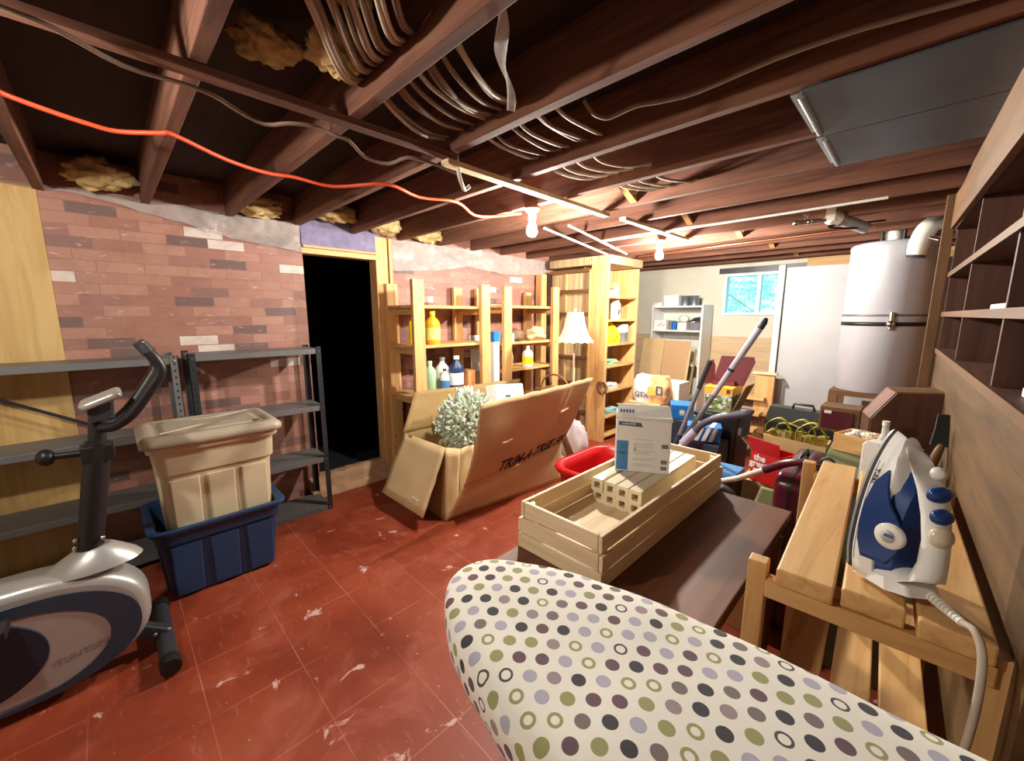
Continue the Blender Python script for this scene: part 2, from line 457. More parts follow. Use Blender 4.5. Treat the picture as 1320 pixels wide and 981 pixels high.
# ------------------------------------------------------------------ overhead timber
ordn = ['first','second','third','fourth','fifth','sixth','seventh','eighth','ninth','tenth','eleventh','twelfth','thirteenth','fourteenth','fifteenth','sixteenth']
for k in range(-1, 14):
    y = .24+.405*k
    b = MB()
    q = random.Random(k)
    b.box(XL+.002, .495 if y > .85 else .99, y-.02, y+.02, ZC+q.uniform(-.003,.003), 2.2215)
    o = b.build('ceiling_joist', M['joist_x'], loc=(-1.4, y, ZC), bevel=.003)
    tag(o, 'dark brown overhead joist spanning the room, %s counted from the near end' % ordn[k+1], 'joist', 'ceiling joists')
# strapping under the joists, lengthwise, in two pieces
b = MB(); b.beam((-1.385, -.6, ZC-.012), (-1.39, 1.06, ZC-.012), .045, .02, 0)
tag(b.build('wood_strap', M['joist_y'], loc=(-1.385, .2, ZC-.012)), 'dark thin wood strap nailed under the nearest joists beside the grey cable', 'wood strip', 'wood straps under the joists')
b = MB(); b.beam((-1.4, 1.02, ZC-.034), (-1.47, 2.3, ZC-.016), .045, .02, 0)
tag(b.build('wood_strap', M['pale_y'], loc=(-1.43, 1.6, ZC-.02)), 'light thin wood strap under the joists running to the nearer bulb', 'wood strip', 'wood straps under the joists')
# cross bridging between the farther joists
for i, (x, k) in enumerate([(-1.3, 4), (-1.3, 6), (-1.2, 8), (-1.15, 10), (-1.1, 12)]):
    y0 = .24+.405*k+.02; y1 = y0+.365
    b = MB(); b.beam((x, y0, ZC+.02), (x, y1, ZC+.17), .04, .02); b.beam((x+.045, y0, ZC+.17), (x+.045, y1, ZC+.02), .04, .02)
    tag(b.build('cross_bridging', M['pine_y'], loc=(x, (y0+y1)/2, ZC+.1)), 'crossed wooden bridging between two joists, %s set from the near end' % ordn[i], 'bridging', 'cross bridging')
b = MB(); b.beam((-1.445, 2.45, ZC-.014), (-1.46, 3.5, ZC-.014), .045, .02, 0)
tag(b.build('wood_strap', M['pale_y'], loc=(-1.45, 3, ZC-.014)), 'pale wood strap under the joists beside the farther bulb', 'wood strip', 'wood straps under the joists')
for pts, lab in ((((-1.80,2.35,2.01),(-2.2,3.84,2.012)),'thin white conduit slanting under the joists behind the nearer bulb, closer to the wood straps'),(((-1.98,2.3,2.012),(-2.36,3.73,2.013)),'thin white conduit slanting under the joists above the lamp, nearest the brick wall')):
    b = MB(); b.tube(pts, .009, 8); tag(b.build('hanging_conduit', M['offwhite'], loc=pts[0]), lab, 'conduit')
# galvanised panning under the joists
for i, (ya, yb, lab) in enumerate([(1.455, 1.86, 'wide grey sheet metal duct panel nearest the camera, under the joists by the shelves'), (1.86, 2.265, 'grey sheet metal duct panel farther from the camera, beside the wider one')]):
    t_ = thing('ceiling_duct_panel', lab, 'duct panel', (-.1, (ya+yb)/2, ZC-.01), 'sheet metal duct panels')
    x0 = -.315
    b = MB(); b.box(x0, .13, ya+.0, yb-.004, ZC-.012, ZC-.006); b.build('sheet', M['duct'], t_, bevel=.001)
    b = MB(); b.tube([(x0-.003, ya+.03, ZC-.01), (x0-.006, yb-.04, ZC-.012)], .01, 8); b.box(x0-.03, x0+.0, ya+.03, yb-.04, ZC-.004, ZC+.03)
    b.build('flange', M['galv'], t_)

# ------------------------------------------------------------------ lined wall surfaces
b = MB(); b.box(XL+.001, XL+.012, -2.4, -.175, .0, 2.04)
tag(b.build('plywood_sheet', M['ply'], loc=(XL, -1.2, 0)), 'bare yellow plywood sheet on the wall beside the brick panelling', 'plywood')
b = MB(); b.box(XL+.001, XL+.018, D0-.005, D1+.01, DT+.055, 2.1)
tag(b.build('foam_board', M['foam'], loc=(XL, 1.36, DT)), 'mottled purple insulation board above the dark doorway', 'insulation board')
def sheet(ys, zu, zl, seed):
    def fn(u, v):
        k = u*(len(ys)-1); i = min(int(k), len(ys)-2); f = k-i
        L = lambda a: a[i]*(1-f)+a[i+1]*f
        y = L(ys); z = L(zl)*(1-v)+L(zu)*v
        return (XL+.022+.016*mnoise.noise((y*6, z*7, seed))+.008*mnoise.noise((y*17, z*19, seed)), y+.006*mnoise.noise((z*9, y*4, 2)), z+.008*mnoise.noise((y*11, 5, seed)))
    m = MB(); m.grid(fn, 90, 12); return m
tag(sheet([-.2,.0,.33,.65,1.065], [2.06,2.06,2.052,2.045,2.04], [2.04,2.03,1.965,1.89,1.85], 1).build('hanging_plastic_sheet', M['sheet'], loc=(XL, .5, 2.0)),
    'wedge of crumpled clear plastic sheet over the brick panelling left of the doorway', 'plastic sheet', 'plastic sheets')
tag(sheet([D1+.12,2.2,2.6,3.1,3.8], [2.04,2.035,2.03,2.03,2.02], [1.77,1.80,1.87,1.83,1.87], 4).build('hanging_plastic_sheet', M['sheet'], loc=(XL, 2.6, 2.0)),
    'crumpled clear plastic sheet along the top of the wall above the wooden racks', 'plastic sheet', 'plastic sheets')
# yellow glass wool in the joist bays
def tuft(c, r, seed):
    q = MB()
    q.lathe([(max(1e-6, math.sin(PI*j/22)), -math.cos(PI*j/22)) for j in range(23)], 40)
    for i, p in enumerate(q.v):
        k = 1+.35*mnoise.noise((p.x*1.7+seed, p.y*1.7, p.z*1.7))+.28*mnoise.noise((p.x*4, p.y*4+seed, p.z*4))+.14*mnoise.noise((p.x*10, p.y*10+seed, p.z*10))
        q.v[i] = Vector((c[0]+p.x*r[0]*k, c[1]+p.y*r[1]*k, c[2]+p.z*r[2]*k))
    return q
for i, (c, r, lab) in enumerate([
    ((-3.12, .06, 2.125), (.09,.13,.07), 'yellow glass wool tuft in the first joist bay above the brick wall'),
    ((-3.15, .8, 2.10), (.09,.13,.06), 'yellow glass wool tuft above the plastic wedge on the brick wall'),
    ((-3.11, 1.27, 2.13), (.1,.16,.06), 'yellow glass wool tuft above the purple board over the doorway'),
    ((-3.16, 1.7, 2.11), (.09,.13,.07), 'yellow glass wool tuft above the right door post'),
    ((-3.16, 2.09, 2.10), (.09,.15,.06), 'yellow glass wool tuft above the second plastic sheet'),
    ((-1.38, .40, 2.15), (.055,.08,.05), 'yellow glass wool clump hanging by the wire bundles'),
    ((-1.22, .53, 2.12), (.06,.07,.05), 'yellow glass wool clump against the third joist beside the wire bundles'),
    ((-1.03, .49, 2.17), (.05,.06,.04), 'small yellow glass wool clump behind the hanging wires')]):
    tag(tuft(c, r, i*3.1).build('insulation_tuft', M['insul'], loc=c), lab, 'insulation', 'glass wool tufts')

# ------------------------------------------------------------------ cables, hook, bulbs
b = MB(); b.tube([(-1.68,-.6,2.0),(-1.783,-.197,2.0),(-1.85,-.131,2.0),(-1.904,-.051,2.0),(-1.94,.028,2.0),(-1.945,.099,1.998),(-1.90,.204,2.01),(-1.90,.241,2.015),(-1.991,.404,2.0),(-2.048,.551,2.0),(-2.06,.676,2.01),(-2.036,.838,2.0),(-1.871,1.02,2.014),(-1.903,1.218,2.0),(-1.883,1.442,2.014),(-1.959,1.626,1.99),(-1.958,1.76,2.0),(-1.796,1.868,2.01)], .0075, 8, 0, True, 4)
tag(b.build('extension_cord', M['cable_o'], loc=(-1.9, .5, 2.0)), 'orange extension cord strung under the joists towards the nearer bulb', 'cord')
b = MB(); b.tube([(-1.33,-.3,2.02),(-1.34,-.076,2.015),(-1.355,-.004,2.015),(-1.416,.098,2.01),(-1.433,.195,2.018),(-1.438,.224,2.02),(-1.451,.284,2.02),(-1.477,.343,2.01),(-1.493,.416,2.0),(-1.46,.473,2.01),(-1.45,.543,2.02),(-1.469,.617,2.02),(-1.479,.674,2.02),(-1.502,.741,1.99),(-1.487,.824,1.985),(-1.417,.865,2.0),(-1.418,.967,2.005),(-1.408,1.09,1.99)], .006, 8, 0, True, 3)
for p_ in b.v: p_.z -= .022
tag(b.build('hanging_cable', M['cable'], loc=(-1.45, .3, 2.02)), 'single grey cable running along the thin wood strap under the joists', 'cable')
b = MB(); b.tube([(-.87,1.20,2.1),(-.86,1.24,2.07),(-.84,1.275,2.06),(-.813,1.289,2.06),(-.722,1.279,2.06),(-.659,1.308,2.06),(-.551,1.335,2.06),(-.347,1.315,2.06),(-.192,1.325,2.06),(-.132,1.339,2.06),(-.064,1.357,2.06),(-.012,1.372,2.06),(.1,1.4,2.06)], .007, 8, 0, True, 3)
tag(b.build('hanging_cable', M['cable'], loc=(-.5, 1.3, 2.06)), 'long grey cable sagging across the dark bay before the duct panels', 'cable')
r = random.Random(5)
def wire(pts, rad=.0055, mat='cable', lab='', grp=None):
    q = MB(); q.tube(pts, rad, 6, 0, True, 5)
    tag(q.build('hanging_wire', M[mat], loc=pts[0]), lab, 'wire', grp)
k_ = 0
for bx_, n_ in ((-1.30, 4), (-1.225, 3), (-1.165, 3), (-1.10, 2), (-1.04, 2), (-.99, 2)):   # bundles in the bay before the third joist
    for i in range(n_):
        x = bx_+.013*i+r.uniform(-.003,.003); d = r.uniform(.0,.03)
        wire([(x+.36, .27, 2.15+r.uniform(0,.02)), (x+.25, .40, 2.105-d*.5), (x+.13, .50, 2.085-d), (x+.05, .57, 2.075-d*.4), (x, .632, 2.10)], .0062, 'cable_w' if k_ % 4 < 2 else 'cable', 'pale wire in the hanging bundles between the second and third joists', 'wires before the third joist'); k_ += 1
for i, x in enumerate((-1.27, -1.255, -1.18, -1.165, -1.12, -1.07, -1.02, -1.005, -.955, -.90, -.885)):      # next bay
    s_ = r.uniform(-.02, .02); d = r.uniform(0, .02)
    wire([(x, .668, 2.09), (x-.03, .76, 2.065-d), (x-.08+s_, .90, 2.06-d*.5), (x-.12+s_, 1.03, 2.085)], .0072, 'cable_w' if i % 5 == 0 else 'cable', 'grey wire bridging the bay between the third and fourth joists', 'wires past the third joist')
for i, x in enumerate((-1.25, -1.20, -1.12, -1.08, -1.0, -.985, -.92)):
    wire([(x, 1.072, 2.085), (x-.01, 1.18, 2.065-r.uniform(0,.012)), (x-.02+r.uniform(-.02,.02), 1.34, 2.06), (x-.03, 1.432, 2.085)], .0068, 'cable_w' if i % 3 == 0 else 'cable', 'grey wire bridging the bay just short of the nearer bulb', 'wires past the fourth joist')
for i, x in enumerate((-1.28, -1.22, -1.14, -1.05)):
    wire([(x, 1.48, 2.09), (x+.0, 1.58, 2.06-r.uniform(0,.01)), (x+.05, 1.72, 2.05), (x+.10, 1.838, 2.08)], .0065, 'cable_w', 'pale looped wire in the bay right above the nearer bulb', 'wires above the nearer bulb')
for i, x in enumerate((-1.20, -1.15, -1.09, -1.0)):
    wire([(x, 1.885, 2.09), (x+.03, 1.98, 2.055), (x+.09, 2.15, 2.06), (x+.10, 2.243, 2.09)], .0065, 'cable_w', 'pale looped wire in the bay behind the nearer bulb', 'wires behind the nearer bulb')
b = MB(); b.tube([(-1.39,1.07,2.03),(-1.395,1.085,1.965),(-1.41,1.11,1.937),(-1.44,1.15,1.928),(-1.43,1.17,1.945)], .008, 8, 0, True, 4)
tag(b.build('ceiling_hook', M['offwhite'], loc=(-1.4, 1.08, 2.0)), 'white hook screwed into the thin wood strap under the joists', 'hook')
def tornfn(u, v):
    z = 2.10-.16*v; w = .028*(1-abs(v-.45)*1.2)+.004
    return (-.715-.13*v+w*(u-.5)+.008*math.sin(v*9), .665+.17*v+.01*math.sin(u*4+v*11), z)
b = MB(); b.grid(tornfn, 6, 24)
tag(b.build('hanging_plastic_strip', m_plastic_sheet('torn_plastic', srgb(246,246,246)), loc=(-.72,.68,2.1)), 'torn strip of clear plastic dangling beside the wire bundles', 'plastic strip')
def bulb(at, power, lab, tint=(1, .94, .84, 1)):
    """a bare lit bulb: the glass itself is the light"""
    x, y, z = at
    tgl = NT('lit_bulb_glass'); tgl.p(Base_Color=(1,1,1,1), Roughness=.3)
    tgl.set(tgl.b.inputs['Emission Color'], tint); tgl.set(tgl.b.inputs['Emission Strength'], power)
    t_ = thing('light_bulb', lab, 'light bulb', (x, y, z+.1), 'bare bulbs')
    m = MB(); m.lathe([(1e-6,-.058),(.018,-.055),(.029,-.04),(.032,-.025),(.029,-.008),(.02,.012),(.014,.028),(.013,.034)], 14, 0, Matrix.Translation((x,y,z)))
    m.build('glass', tgl.m, t_)
    m = MB(); m.lathe([(.0135,.032),(.02,.034),(.022,.05),(.022,.075),(.03,.08),(.045,.095),(.045,.1),(1e-6,.1)], 20, 0, Matrix.Translation((x,y,z)))
    m.build('socket', M['offwhite'], t_)
bulb((-1.69, 1.85, 1.915), 2200, 'bare lit bulb nearer the camera, at the end of the orange cord')
bulb((-1.65, 3.42, 1.925), 3600, 'bare lit bulb farther away, in front of the cream rear wall')
bulb((-1.32, -.55, 1.925), 1150, 'bare lit bulb near the plywood sheet, just outside the picture', (1, .92, .80, 1))
# ------------------------------------------------------------------ steel racks along the brick wall
M['hole'] = plain('dark_holes', srgb(14,14,16), .8)
M['steel_d'] = plain('dark_steel', srgb(58,61,66), .4, .6, var=.12)
def rack(y0, y1, zs, lab, top, mshelf, mpost, brace):
    xf, xb = -2.895, -3.175
    t = thing('steel_shelf_rack', lab, 'shelf rack', ((xf+xb)/2, (y0+y1)/2, 0), 'steel racks')
    for x, sx in ((xf, -1), (xb, 1)):
        for y, sy in ((y0, 1), (y1, -1)):
            m = MB()
            m.box(*sorted((x, x+sx*.034)), *sorted((y, y+sy*.003)), 0, top)
            m.box(*sorted((x, x+sx*.003)), *sorted((y, y+sy*.034)), 0, top)
            n = int(top/.038)
            for i in range(n):
                z = .03+i*.038
                m.box(*sorted((x-sx*.0004, x+sx*.0)), *sorted((y+sy*.013, y+sy*.022)), z-.006, z+.006, 1)
                m.box(*sorted((x+sx*.012, x+sx*.02)), *sorted((y-sy*.0004, y)), z-.006, z+.006, 1)
            m.build('post', [mpost, M['hole']], t)
    for z in zs:
        m = MB(); a, c = xb+.004, xf-.004; p, q = y0+.004, y1-.004
        m.box(a, c, p, q, z-.002, z)
        m.box(c-.0015, c, p, q, z-.034, z-.002); m.box(a, a+.0015, p, q, z-.034, z-.002)
        m.box(a, c, p, p+.0015, z-.034, z-.002); m.box(a, c, q-.0015, q, z-.034, z-.002)
        for x, y in ((c+.003, p+.014), (c+.003, q-.014)):
            m.ball((x+.002, y, z-.017), .006, 1, None, 8, 5)
        m.build('shelf', [mshelf, M['chrome']], t, bevel=.0012)
    for (ya, za, yb_, zb) in brace:
        m = MB(); m.beam((xb-.003, ya, za), (xb-.003, yb_, zb), .016, .004, 0, (1,0,0)); m.build('cross_brace', M['steel_d'], t)
    return t
rack(.305, 1.03, (1.172, .775, .40, .035), 'narrow dark steel shelf rack beside the dark doorway', 1.185, M['steel'], M['steel_d'], [])
rack(-.87, .262, (1.165, .755, .40, .07), 'wide grey steel shelf rack behind the exercise bike', 1.18, M['steel'], M['steel'], [(-.6, 1.1, .2, .6)])

# ------------------------------------------------------------------ storage totes
def rrect(cx, cy, hx, hy, r, n=6):
    P = []
    for (sx, sy, a0) in ((1,1,0),(-1,1,PI/2),(-1,-1,PI),(1,-1,1.5*PI)):
        for k in range(n+1):
            a = a0+PI/2*k/n
            P.append((cx+sx*(hx-r)+r*math.cos(a), cy+sy*(hy-r)+r*math.sin(a)))
    return P
def tote(name, lab, cx, cy, hx, hy, z0, z1, mat, taper, group, rz_=0.0):
    t = thing(name, lab, 'storage tote', (cx, cy, z0), group)
    R = rz(rz_, (cx, cy, 0)) @ Matrix.Translation((-cx, -cy, 0))
    m = MB(); H = z1-z0
    def ring(k, inset=0.0, z=None):
        return [(x, y, z0+H*k if z is None else z) for x, y in rrect(cx, cy, hx-taper*(1-k)-inset, hy-taper*(1-k)-inset, .05)]
    m.loft([ring(0, .012), ring(0, 0, z0+.012), ring(.78), ring(.78, -.012), ring(.94, -.012), ring(.94, -.03), ring(1, -.034), ring(1, -.004), ring(.95, .004), ring(.1, .006), ring(.03, .02)], 0, True, True, R)
    b_ = m.build('tub', mat, t, bevel=.004)
    # raised panels on the long and the short faces
    q = MB()
    for k in range(3):
        yc = cy+(k-1)*hy*.6
        for sx in (1, -1):
            xa0 = cx+sx*(hx-taper*.95); xa1 = cx+sx*(hx-taper*.26)
            w0 = hy*.24
            q.loft([[(xa0+sx*.010-sx*.03, yc-w0*.9, z0+.02), (xa0+sx*.010, yc-w0*.9, z0+.02), (xa0+sx*.010, yc+w0*.9, z0+.02), (xa0+sx*.010-sx*.03, yc+w0*.9, z0+.02)],
                    [(xa1+sx*.010-sx*.03, yc-w0, z0+H*.74), (xa1+sx*.010, yc-w0, z0+H*.74), (xa1+sx*.010, yc+w0, z0+H*.74), (xa1+sx*.010-sx*.03, yc+w0, z0+H*.74)]], 0, False, True, R)
    for sy in (1, -1):
        ya0 = cy+sy*(hy-taper*.95); ya1 = cy+sy*(hy-taper*.26); w0 = hx*.5
        q.loft([[(cx-w0, ya0+sy*.01-sy*.03, z0+.02), (cx+w0, ya0+sy*.01-sy*.03, z0+.02), (cx+w0, ya0+sy*.01, z0+.02), (cx-w0, ya0+sy*.01, z0+.02)],
                [(cx-w0, ya1+sy*.01-sy*.03, z0+H*.74), (cx+w0, ya1+sy*.01-sy*.03, z0+H*.74), (cx+w0, ya1+sy*.01, z0+H*.74), (cx-w0, ya1+sy*.01, z0+H*.74)]], 0, False, True, R)
    q.build('ribbing', mat, t, bevel=.006)
    return t, ring, R
tote('storage_tote', 'large dark blue plastic tote on the floor, holding the beige tote', -2.64, .315, .213, .262, 0.0, .385, M['tote_blue'], .03, 'plastic totes')
t, ring, R = tote('storage_tote', 'beige plastic tote with taupe lid sitting in the blue tote', -2.64, .335, .185, .245, .055, .80, M['tote_beige'], .035, 'plastic totes', 0)
m = MB()
def lring(off, z): return [(x, y, z) for x, y in rrect(-2.64, .335, .185+off, .245+off, .05)]
m.loft([lring(.042, .785), lring(.05, .79), lring(.05, .815), lring(.03, .835), lring(.0, .838), lring(-.01, .828), lring(-.04, .828), lring(-.05, .838), lring(-.06, .838)], 0, True)
m.build('lid', M['tote_lid'], t)
m = MB(); m.tube([(-2.50, .12, .838), (-2.58, .335, .84), (-2.50, .54, .838)], .006, 6, 0, True, 8); m.tube([(-2.80, .12, .838), (-2.72, .335, .84), (-2.80, .54, .838)], .006, 6, 0, True, 8)
m.build('lid_rib', M['tote_lid'], t)

# ------------------------------------------------------------------ exercise bike
bx = -2.14
t = thing('exercise_bike', 'silver and slate blue exercise bike with dark handlebars', 'exercise bike', (bx, -.35, 0))
def YZ(x): return frame((x, 0, 0), (0,1,0), (0,0,1))     # local X=Y, local Y=Z, local Z=X
def sup(cy, cz, ry, rz_, n=2.3, N=56, lo=None):
    P = []
    for i in range(N):
        a = 2*PI*i/N; c, s = math.cos(a), math.sin(a)
        y = cy+ry*math.copysign(abs(c)**(2/n), c); z = cz+rz_*math.copysign(abs(s)**(2/n), s)
        P.append((y, z if lo is None else max(z, lo)))
    return P
m = MB(); m.shape([sup(-.36, .258, .365, .222, 2.35)], .17, .035, 0, YZ(bx), None, True); m.build('housing', M['silver'], t)
m = MB(); m.shape([sup(-.345, .236, .318, .192, 2.2), sup(-.40, .222, .285, .166, 2.1)[::-1]], .178, .002, 0, YZ(bx)); m.build('side_band', M['slate'], t, bevel=.002)
m = MB(); m.shape([sup(-.46, .245, .19, .15, 2)], .181, .003, 0, YZ(bx)); m.build('crank_cover', plain('crank_navy', srgb(26,38,56), .35, var=.1), t)
m = MB(); m.text('TUNTURI', .033, frame((bx+.0866, -.20, .17), (0,1,.12), (0,0,1)), 0, .0004, .25, .0); m.build('lettering', M['grey'], t)
for s_, a in ((1, 1.05), (-1, 1.05+PI)):
    x = bx+s_*.11; cy, cz = -.47, .25; ey, ez = cy+.17*math.cos(a), cz+.17*math.sin(a)
    m = MB(); m.beam((x, cy, cz), (x, ey, ez), .022, .03, 0, (1,0,0)); m.cyl((bx+s_*.085, cy, cz), (x+s_*.014, cy, cz), .025, 16, 0)
    c_ = m.build('crank_arm', M['grey'], t, bevel=.004)
    m = MB(); m.box(x+s_*.055-.045, x+s_*.055+.045, ey-.05, ey+.05, ez-.014, ez+.014); m.cyl((x, ey, ez), (x+s_*.07, ey, ez), .009, 8)
    m.build('pedal', M['black'], c_, bevel=.008)
m = MB()
m.loft([[(bx+a_*math.cos(q), -.135+b_*math.sin(q)+sh, z) for q in [2*PI*i/24 for i in range(24)]] for a_, b_, z, sh in ((.088,.145,.455,-.005),(.08,.125,.475,0),(.06,.085,.505,.005),(.045,.055,.525,.008),(.038,.045,.53,.008))], 0, True)
m.build('neck_shroud', M['silver'], t)
m = MB(); m.tube([(bx,-.142,.50),(bx,-.125,.60),(bx,-.095,.78),(bx,-.07,.93)], [.04,.037,.038,.038], 14, 0, True, 4)
m.tube([(bx,-.075,.9),(bx,-.06,1.03)], .026, 14)
m.box(bx-.035,bx+.035,-.12,-.03,.86,.92)
post = m.build('mast', M['black'], t, bevel=.003)
for (yy, zz) in ((-.10,.565),(-.17,.575),(-.175,.545)):
    m = MB(); m.ball((bx+.034 if yy > -.15 else bx+.02, yy, zz), .009, 0, None, 10, 6); m.build('bolt', M['chrome'], post)
m = MB(); m.cyl((bx+.0,-.12,.895),(bx+.0,-.19,.9), .012, 10); m.ball((bx,-.205,.9),(.03,.025,.03)); m.build('knob', M['black'], t)
m = MB()
m.loft([[(bx+w*sx, y, z) for sx, y, z in ((-1, ya, za), (1, ya, za), (1, yb_, zb), (-1, yb_, zb))] for w, ya, za, yb_, zb in ((.042,-.085,1.01,-.015,1.02),(.05,-.085,1.065,-.01,1.095))], 0, False)
m.build('console_body', M['dark'], t, bevel=.01)
m = MB(); m.shape([rrect(0,0,.075,.062,.025)], .026, .01, 0, frame((bx,-.045,1.09),(1,0,0),(0,.9,.36)), None, True); m.build('console', M['silver'], t)
for sx in (1, -1):
    m = MB(); X = bx+sx*.02
    m.tube([(X+.0,-.055,.985),(X+sx*.03,-.02,.99),(X+sx*.06,.03,1.03),(X+sx*.075,.085,1.11),(X+sx*.085,.128,1.185),(X+sx*.085,.118,1.235),(X+sx*.08,.095,1.27),(X+sx*.075,.088,1.285)], .0185, 12, 0, True, 5)
    h = m.build('handlebar', M['black'], t)
    m = MB(); m.tube([(X+sx*.0815,.102,1.26),(X+sx*.0745,.085,1.292)], .0215, 12); m.build('end_cap', M['dark'], h)
# front and rear stabilisers
for y, nm in ((.03, 'f'), (-.78, 'r')):
    m = MB(); m.tube([(bx-.22, y, .047), (bx+.19, y, .047)], .031, 16)
    q = m.build('stabilizer', M['dark'], t)
    for e in (-1, 1):
        xe = bx+(.235 if e > 0 else -.265)
        m = MB(); m.tube([(xe, y, .046), (xe-e*.03, y, .046), (xe-e*.055, y, .047)], [.034,.0365,.0345], 16); m.build('end_cap', M['black'], q)
for ya, yb_ in ((-.06,.03),(-.66,-.78)):
    m = MB(); m.beam((bx,ya,.13),(bx,yb_,.06), .05,.05); m.build('bracket', M['dark'], t, bevel=.006)
for yy in (.0,.045):
    m = MB(); m.ball((bx+.035,yy,.086),.008); m.build('bolt', M['chrome'], t)
m = MB(); m.tube([(bx,-.62,.35),(bx,-.68,.62),(bx,-.7,.86)],[.04,.034,.026],14); m.build('seat_post', M['black'], t)
m = MB(); m.ball((bx,-.72,.9),(.11,.13,.045)); m.ball((bx,-.6,.905),(.045,.11,.035)); m.build('saddle', M['black'], t)

# ------------------------------------------------------------------ wooden shelf units along the left wall
def pine_unit(y0, y1, shelves, tops, lab, xf=-2.8, xb=-3.205):
    t = thing('wooden_shelf_rack', lab, 'shelf rack', ((xf+xb)/2, (y0+y1)/2, 0), 'pine shelf racks')
    k = 0
    for y in (y0, y1):
        for x, zt in ((xf, tops[k]), (xb, tops[k+1])):
            m = MB(); m.box(x-.02, x+.02, y-.05, y+.05, 0, zt); m.build('post', M['pine_z'], t, bevel=.002)
        k += 2
        for z in shelves:
            m = MB(); m.box(xb+.02, xf-.02, y-.012, y+.012, z-.075, z-.024); m.build('cleat', M['pine_x'], t, bevel=.002)
    for z in shelves:
        m = MB(); n = 3; w = (xf-xb-.045)/n
        for i in range(n):
            m.box(xb+.022+i*w, xb+.022+(i+1)*w-.006, y0-.05, y1+.05, z-.024, z)
        m.build('shelf', M['pine_y'], t, bevel=.0015)
    return t
pine_unit(1.745, 2.44, (1.477, 1.155, .74, .28), (1.672, 1.66, 1.665, 1.66), 'left pine shelf rack holding detergent and oil bottles, nearest the doorway')
pine_unit(2.72, 3.44, (1.49, 1.135, .865, .30), (1.665, 1.66, 1.69, 1.65), 'right pine shelf rack holding a brown bundle and a yellow jug')
# taller post in the corner behind the right rack
m = MB(); m.box(-3.22, -3.13, 3.60, 3.69, 0, 1.86)
tag(m.build('wooden_post', M['pine_z'], loc=(-3.17, 3.64, 0), bevel=.003), 'tall bare wooden post against the wall between the rack and the tall plank unit', 'post')

def bottle(name, lab, cat, x, y, z, h, r, mat, cap=None, capm=None, sx=1.0, label_m=None, neck=.35, handle=False, group=None):
    t = thing(name, lab, cat, (x, y, z), group)
    m = MB(); T = Matrix.Translation((x, y, z))
    m.lathe([(r*.9, 0), (r, .01), (r, h*.6), (r*.92, h*.7), (r*neck, h*.84), (r*neck, h*.92)], 22, 0, T, True, sx, 1)
    m.build('body', mat, t)
    m = MB(); m.lathe([(r*neck*1.12, h*.9), (r*neck*1.12, h), (1e-6, h)], 18, 0, T, True, 1, 1); m.build('cap', capm or mat, t)
    if label_m is not None:
        m = MB(); m.lathe([(r*1.015, h*.14), (r*1.015, h*.5)], 22, 0, T, True, sx, 1); m.build('bottle_label', label_m, t)
    if handle:
        m = MB(); m.tube([(x, y+r*.75, z+h*.66), (x, y+r*1.05, z+h*.62), (x, y+r*1.05, z+h*.4), (x, y+r*.8, z+h*.34)], r*.16, 8, 0, True, 4); m.build('handle', mat, t)
    return t
Z = 1.156
bottle('oil_bottle', 'large clear bottle of amber oil with yellow label on the left rack', 'bottle', -2.90, 1.945, Z, .275, .062, M['amber'], capm=M['yellow'], label_m=plain('pale_yellow_label', srgb(240,226,120), .5, var=.2, scale=30), handle=True)
bottle('detergent_bottle', 'bright yellow bottle peeking out behind the rack post', 'bottle', -3.06, 1.87, Z, .26, .05, M['yellow'], capm=M['yellow'])
Z = .741
bottle('detergent_bottle', 'tall pale green bottle on the left rack, leftmost of the lower bottles', 'bottle', -2.94, 1.93, Z, .27, .055, M['mint'], capm=M['mint'])
bottle('spray_bottle', 'white bottle with dark cap and blue label beside the green one', 'bottle', -2.87, 2.035, Z, .2, .04, M['white'], capm=M['black'], label_m=M['label_blue'])
bottle('detergent_bottle', 'white jug between the small white bottle and the blue jug', 'bottle', -2.97, 2.08, Z, .29, .065, M['offwhite'], capm=M['grey'], handle=True, sx=.8)
bottle('detergent_bottle', 'blue detergent jug with white cap on the left rack', 'bottle', -2.9, 2.185, Z, .30, .068, M['navy'], capm=M['white'], label_m=M['white'], sx=.8, handle=True)
m = MB(); m.box(-2.98, -2.86, 2.29, 2.37, Z, Z+.16)
tag(m.build('carton', plain('peach_carton', srgb(222,150,92), .6, var=.2), loc=(-2.92, 2.33, Z), bevel=.003), 'small orange carton beside the blue jug on the left rack', 'carton')
# things standing between the two racks
t = thing('tube_box', 'long white and blue carton standing upright between the two wooden racks', 'carton', (-2.85, 2.60, 0))
m = MB(); m.box(-2.885, -2.815, 2.565, 2.635, 0, 1.22); m.build('box', M['paper'], t, bevel=.003)
m = MB(); m.box(-2.889, -2.811, 2.561, 2.639, 1.15, 1.245); m.build('blue_end', M['blue'], t, bevel=.003)
m = MB(); m.box(-2.8145, -2.814, 2.575, 2.578, .5, 1.1); m.box(-2.8145, -2.814, 2.61, 2.612, .6, 1.0); m.build('print', M['print_grey'], t)
tg2 = NT('dusty_glass'); tg2.p(Base_Color=(.8,.84,.86,1), Roughness=.15, Alpha=.55)
m = MB(); m.slab((-2.98,2.49,0),(-2.98,2.66,0),(-3.14,2.66,1.2),(-3.14,2.53,1.2), .008)
tag(m.build('leaning_glass', tg2.m, loc=(-3.0, 2.55, 0)), 'narrow glass pane leaning between the two wooden racks', 'glass pane')
m = MB(); m.lathe([(.13,0),(.14,.2),(.1,.38),(.035,.47)], 20, 0, Matrix.Translation((-2.995,2.905,.866)) @ Matrix.Scale(.5, 4))
t = m.build('wrapped_bundle', plain('yellow_print_wrap', srgb(214,206,150), .4, var=.35, scale=16), loc=(-2.995,2.905,.866))
tag(t, 'pale yellow wrapped bundle behind the upright carton on the right rack', 'bundle')
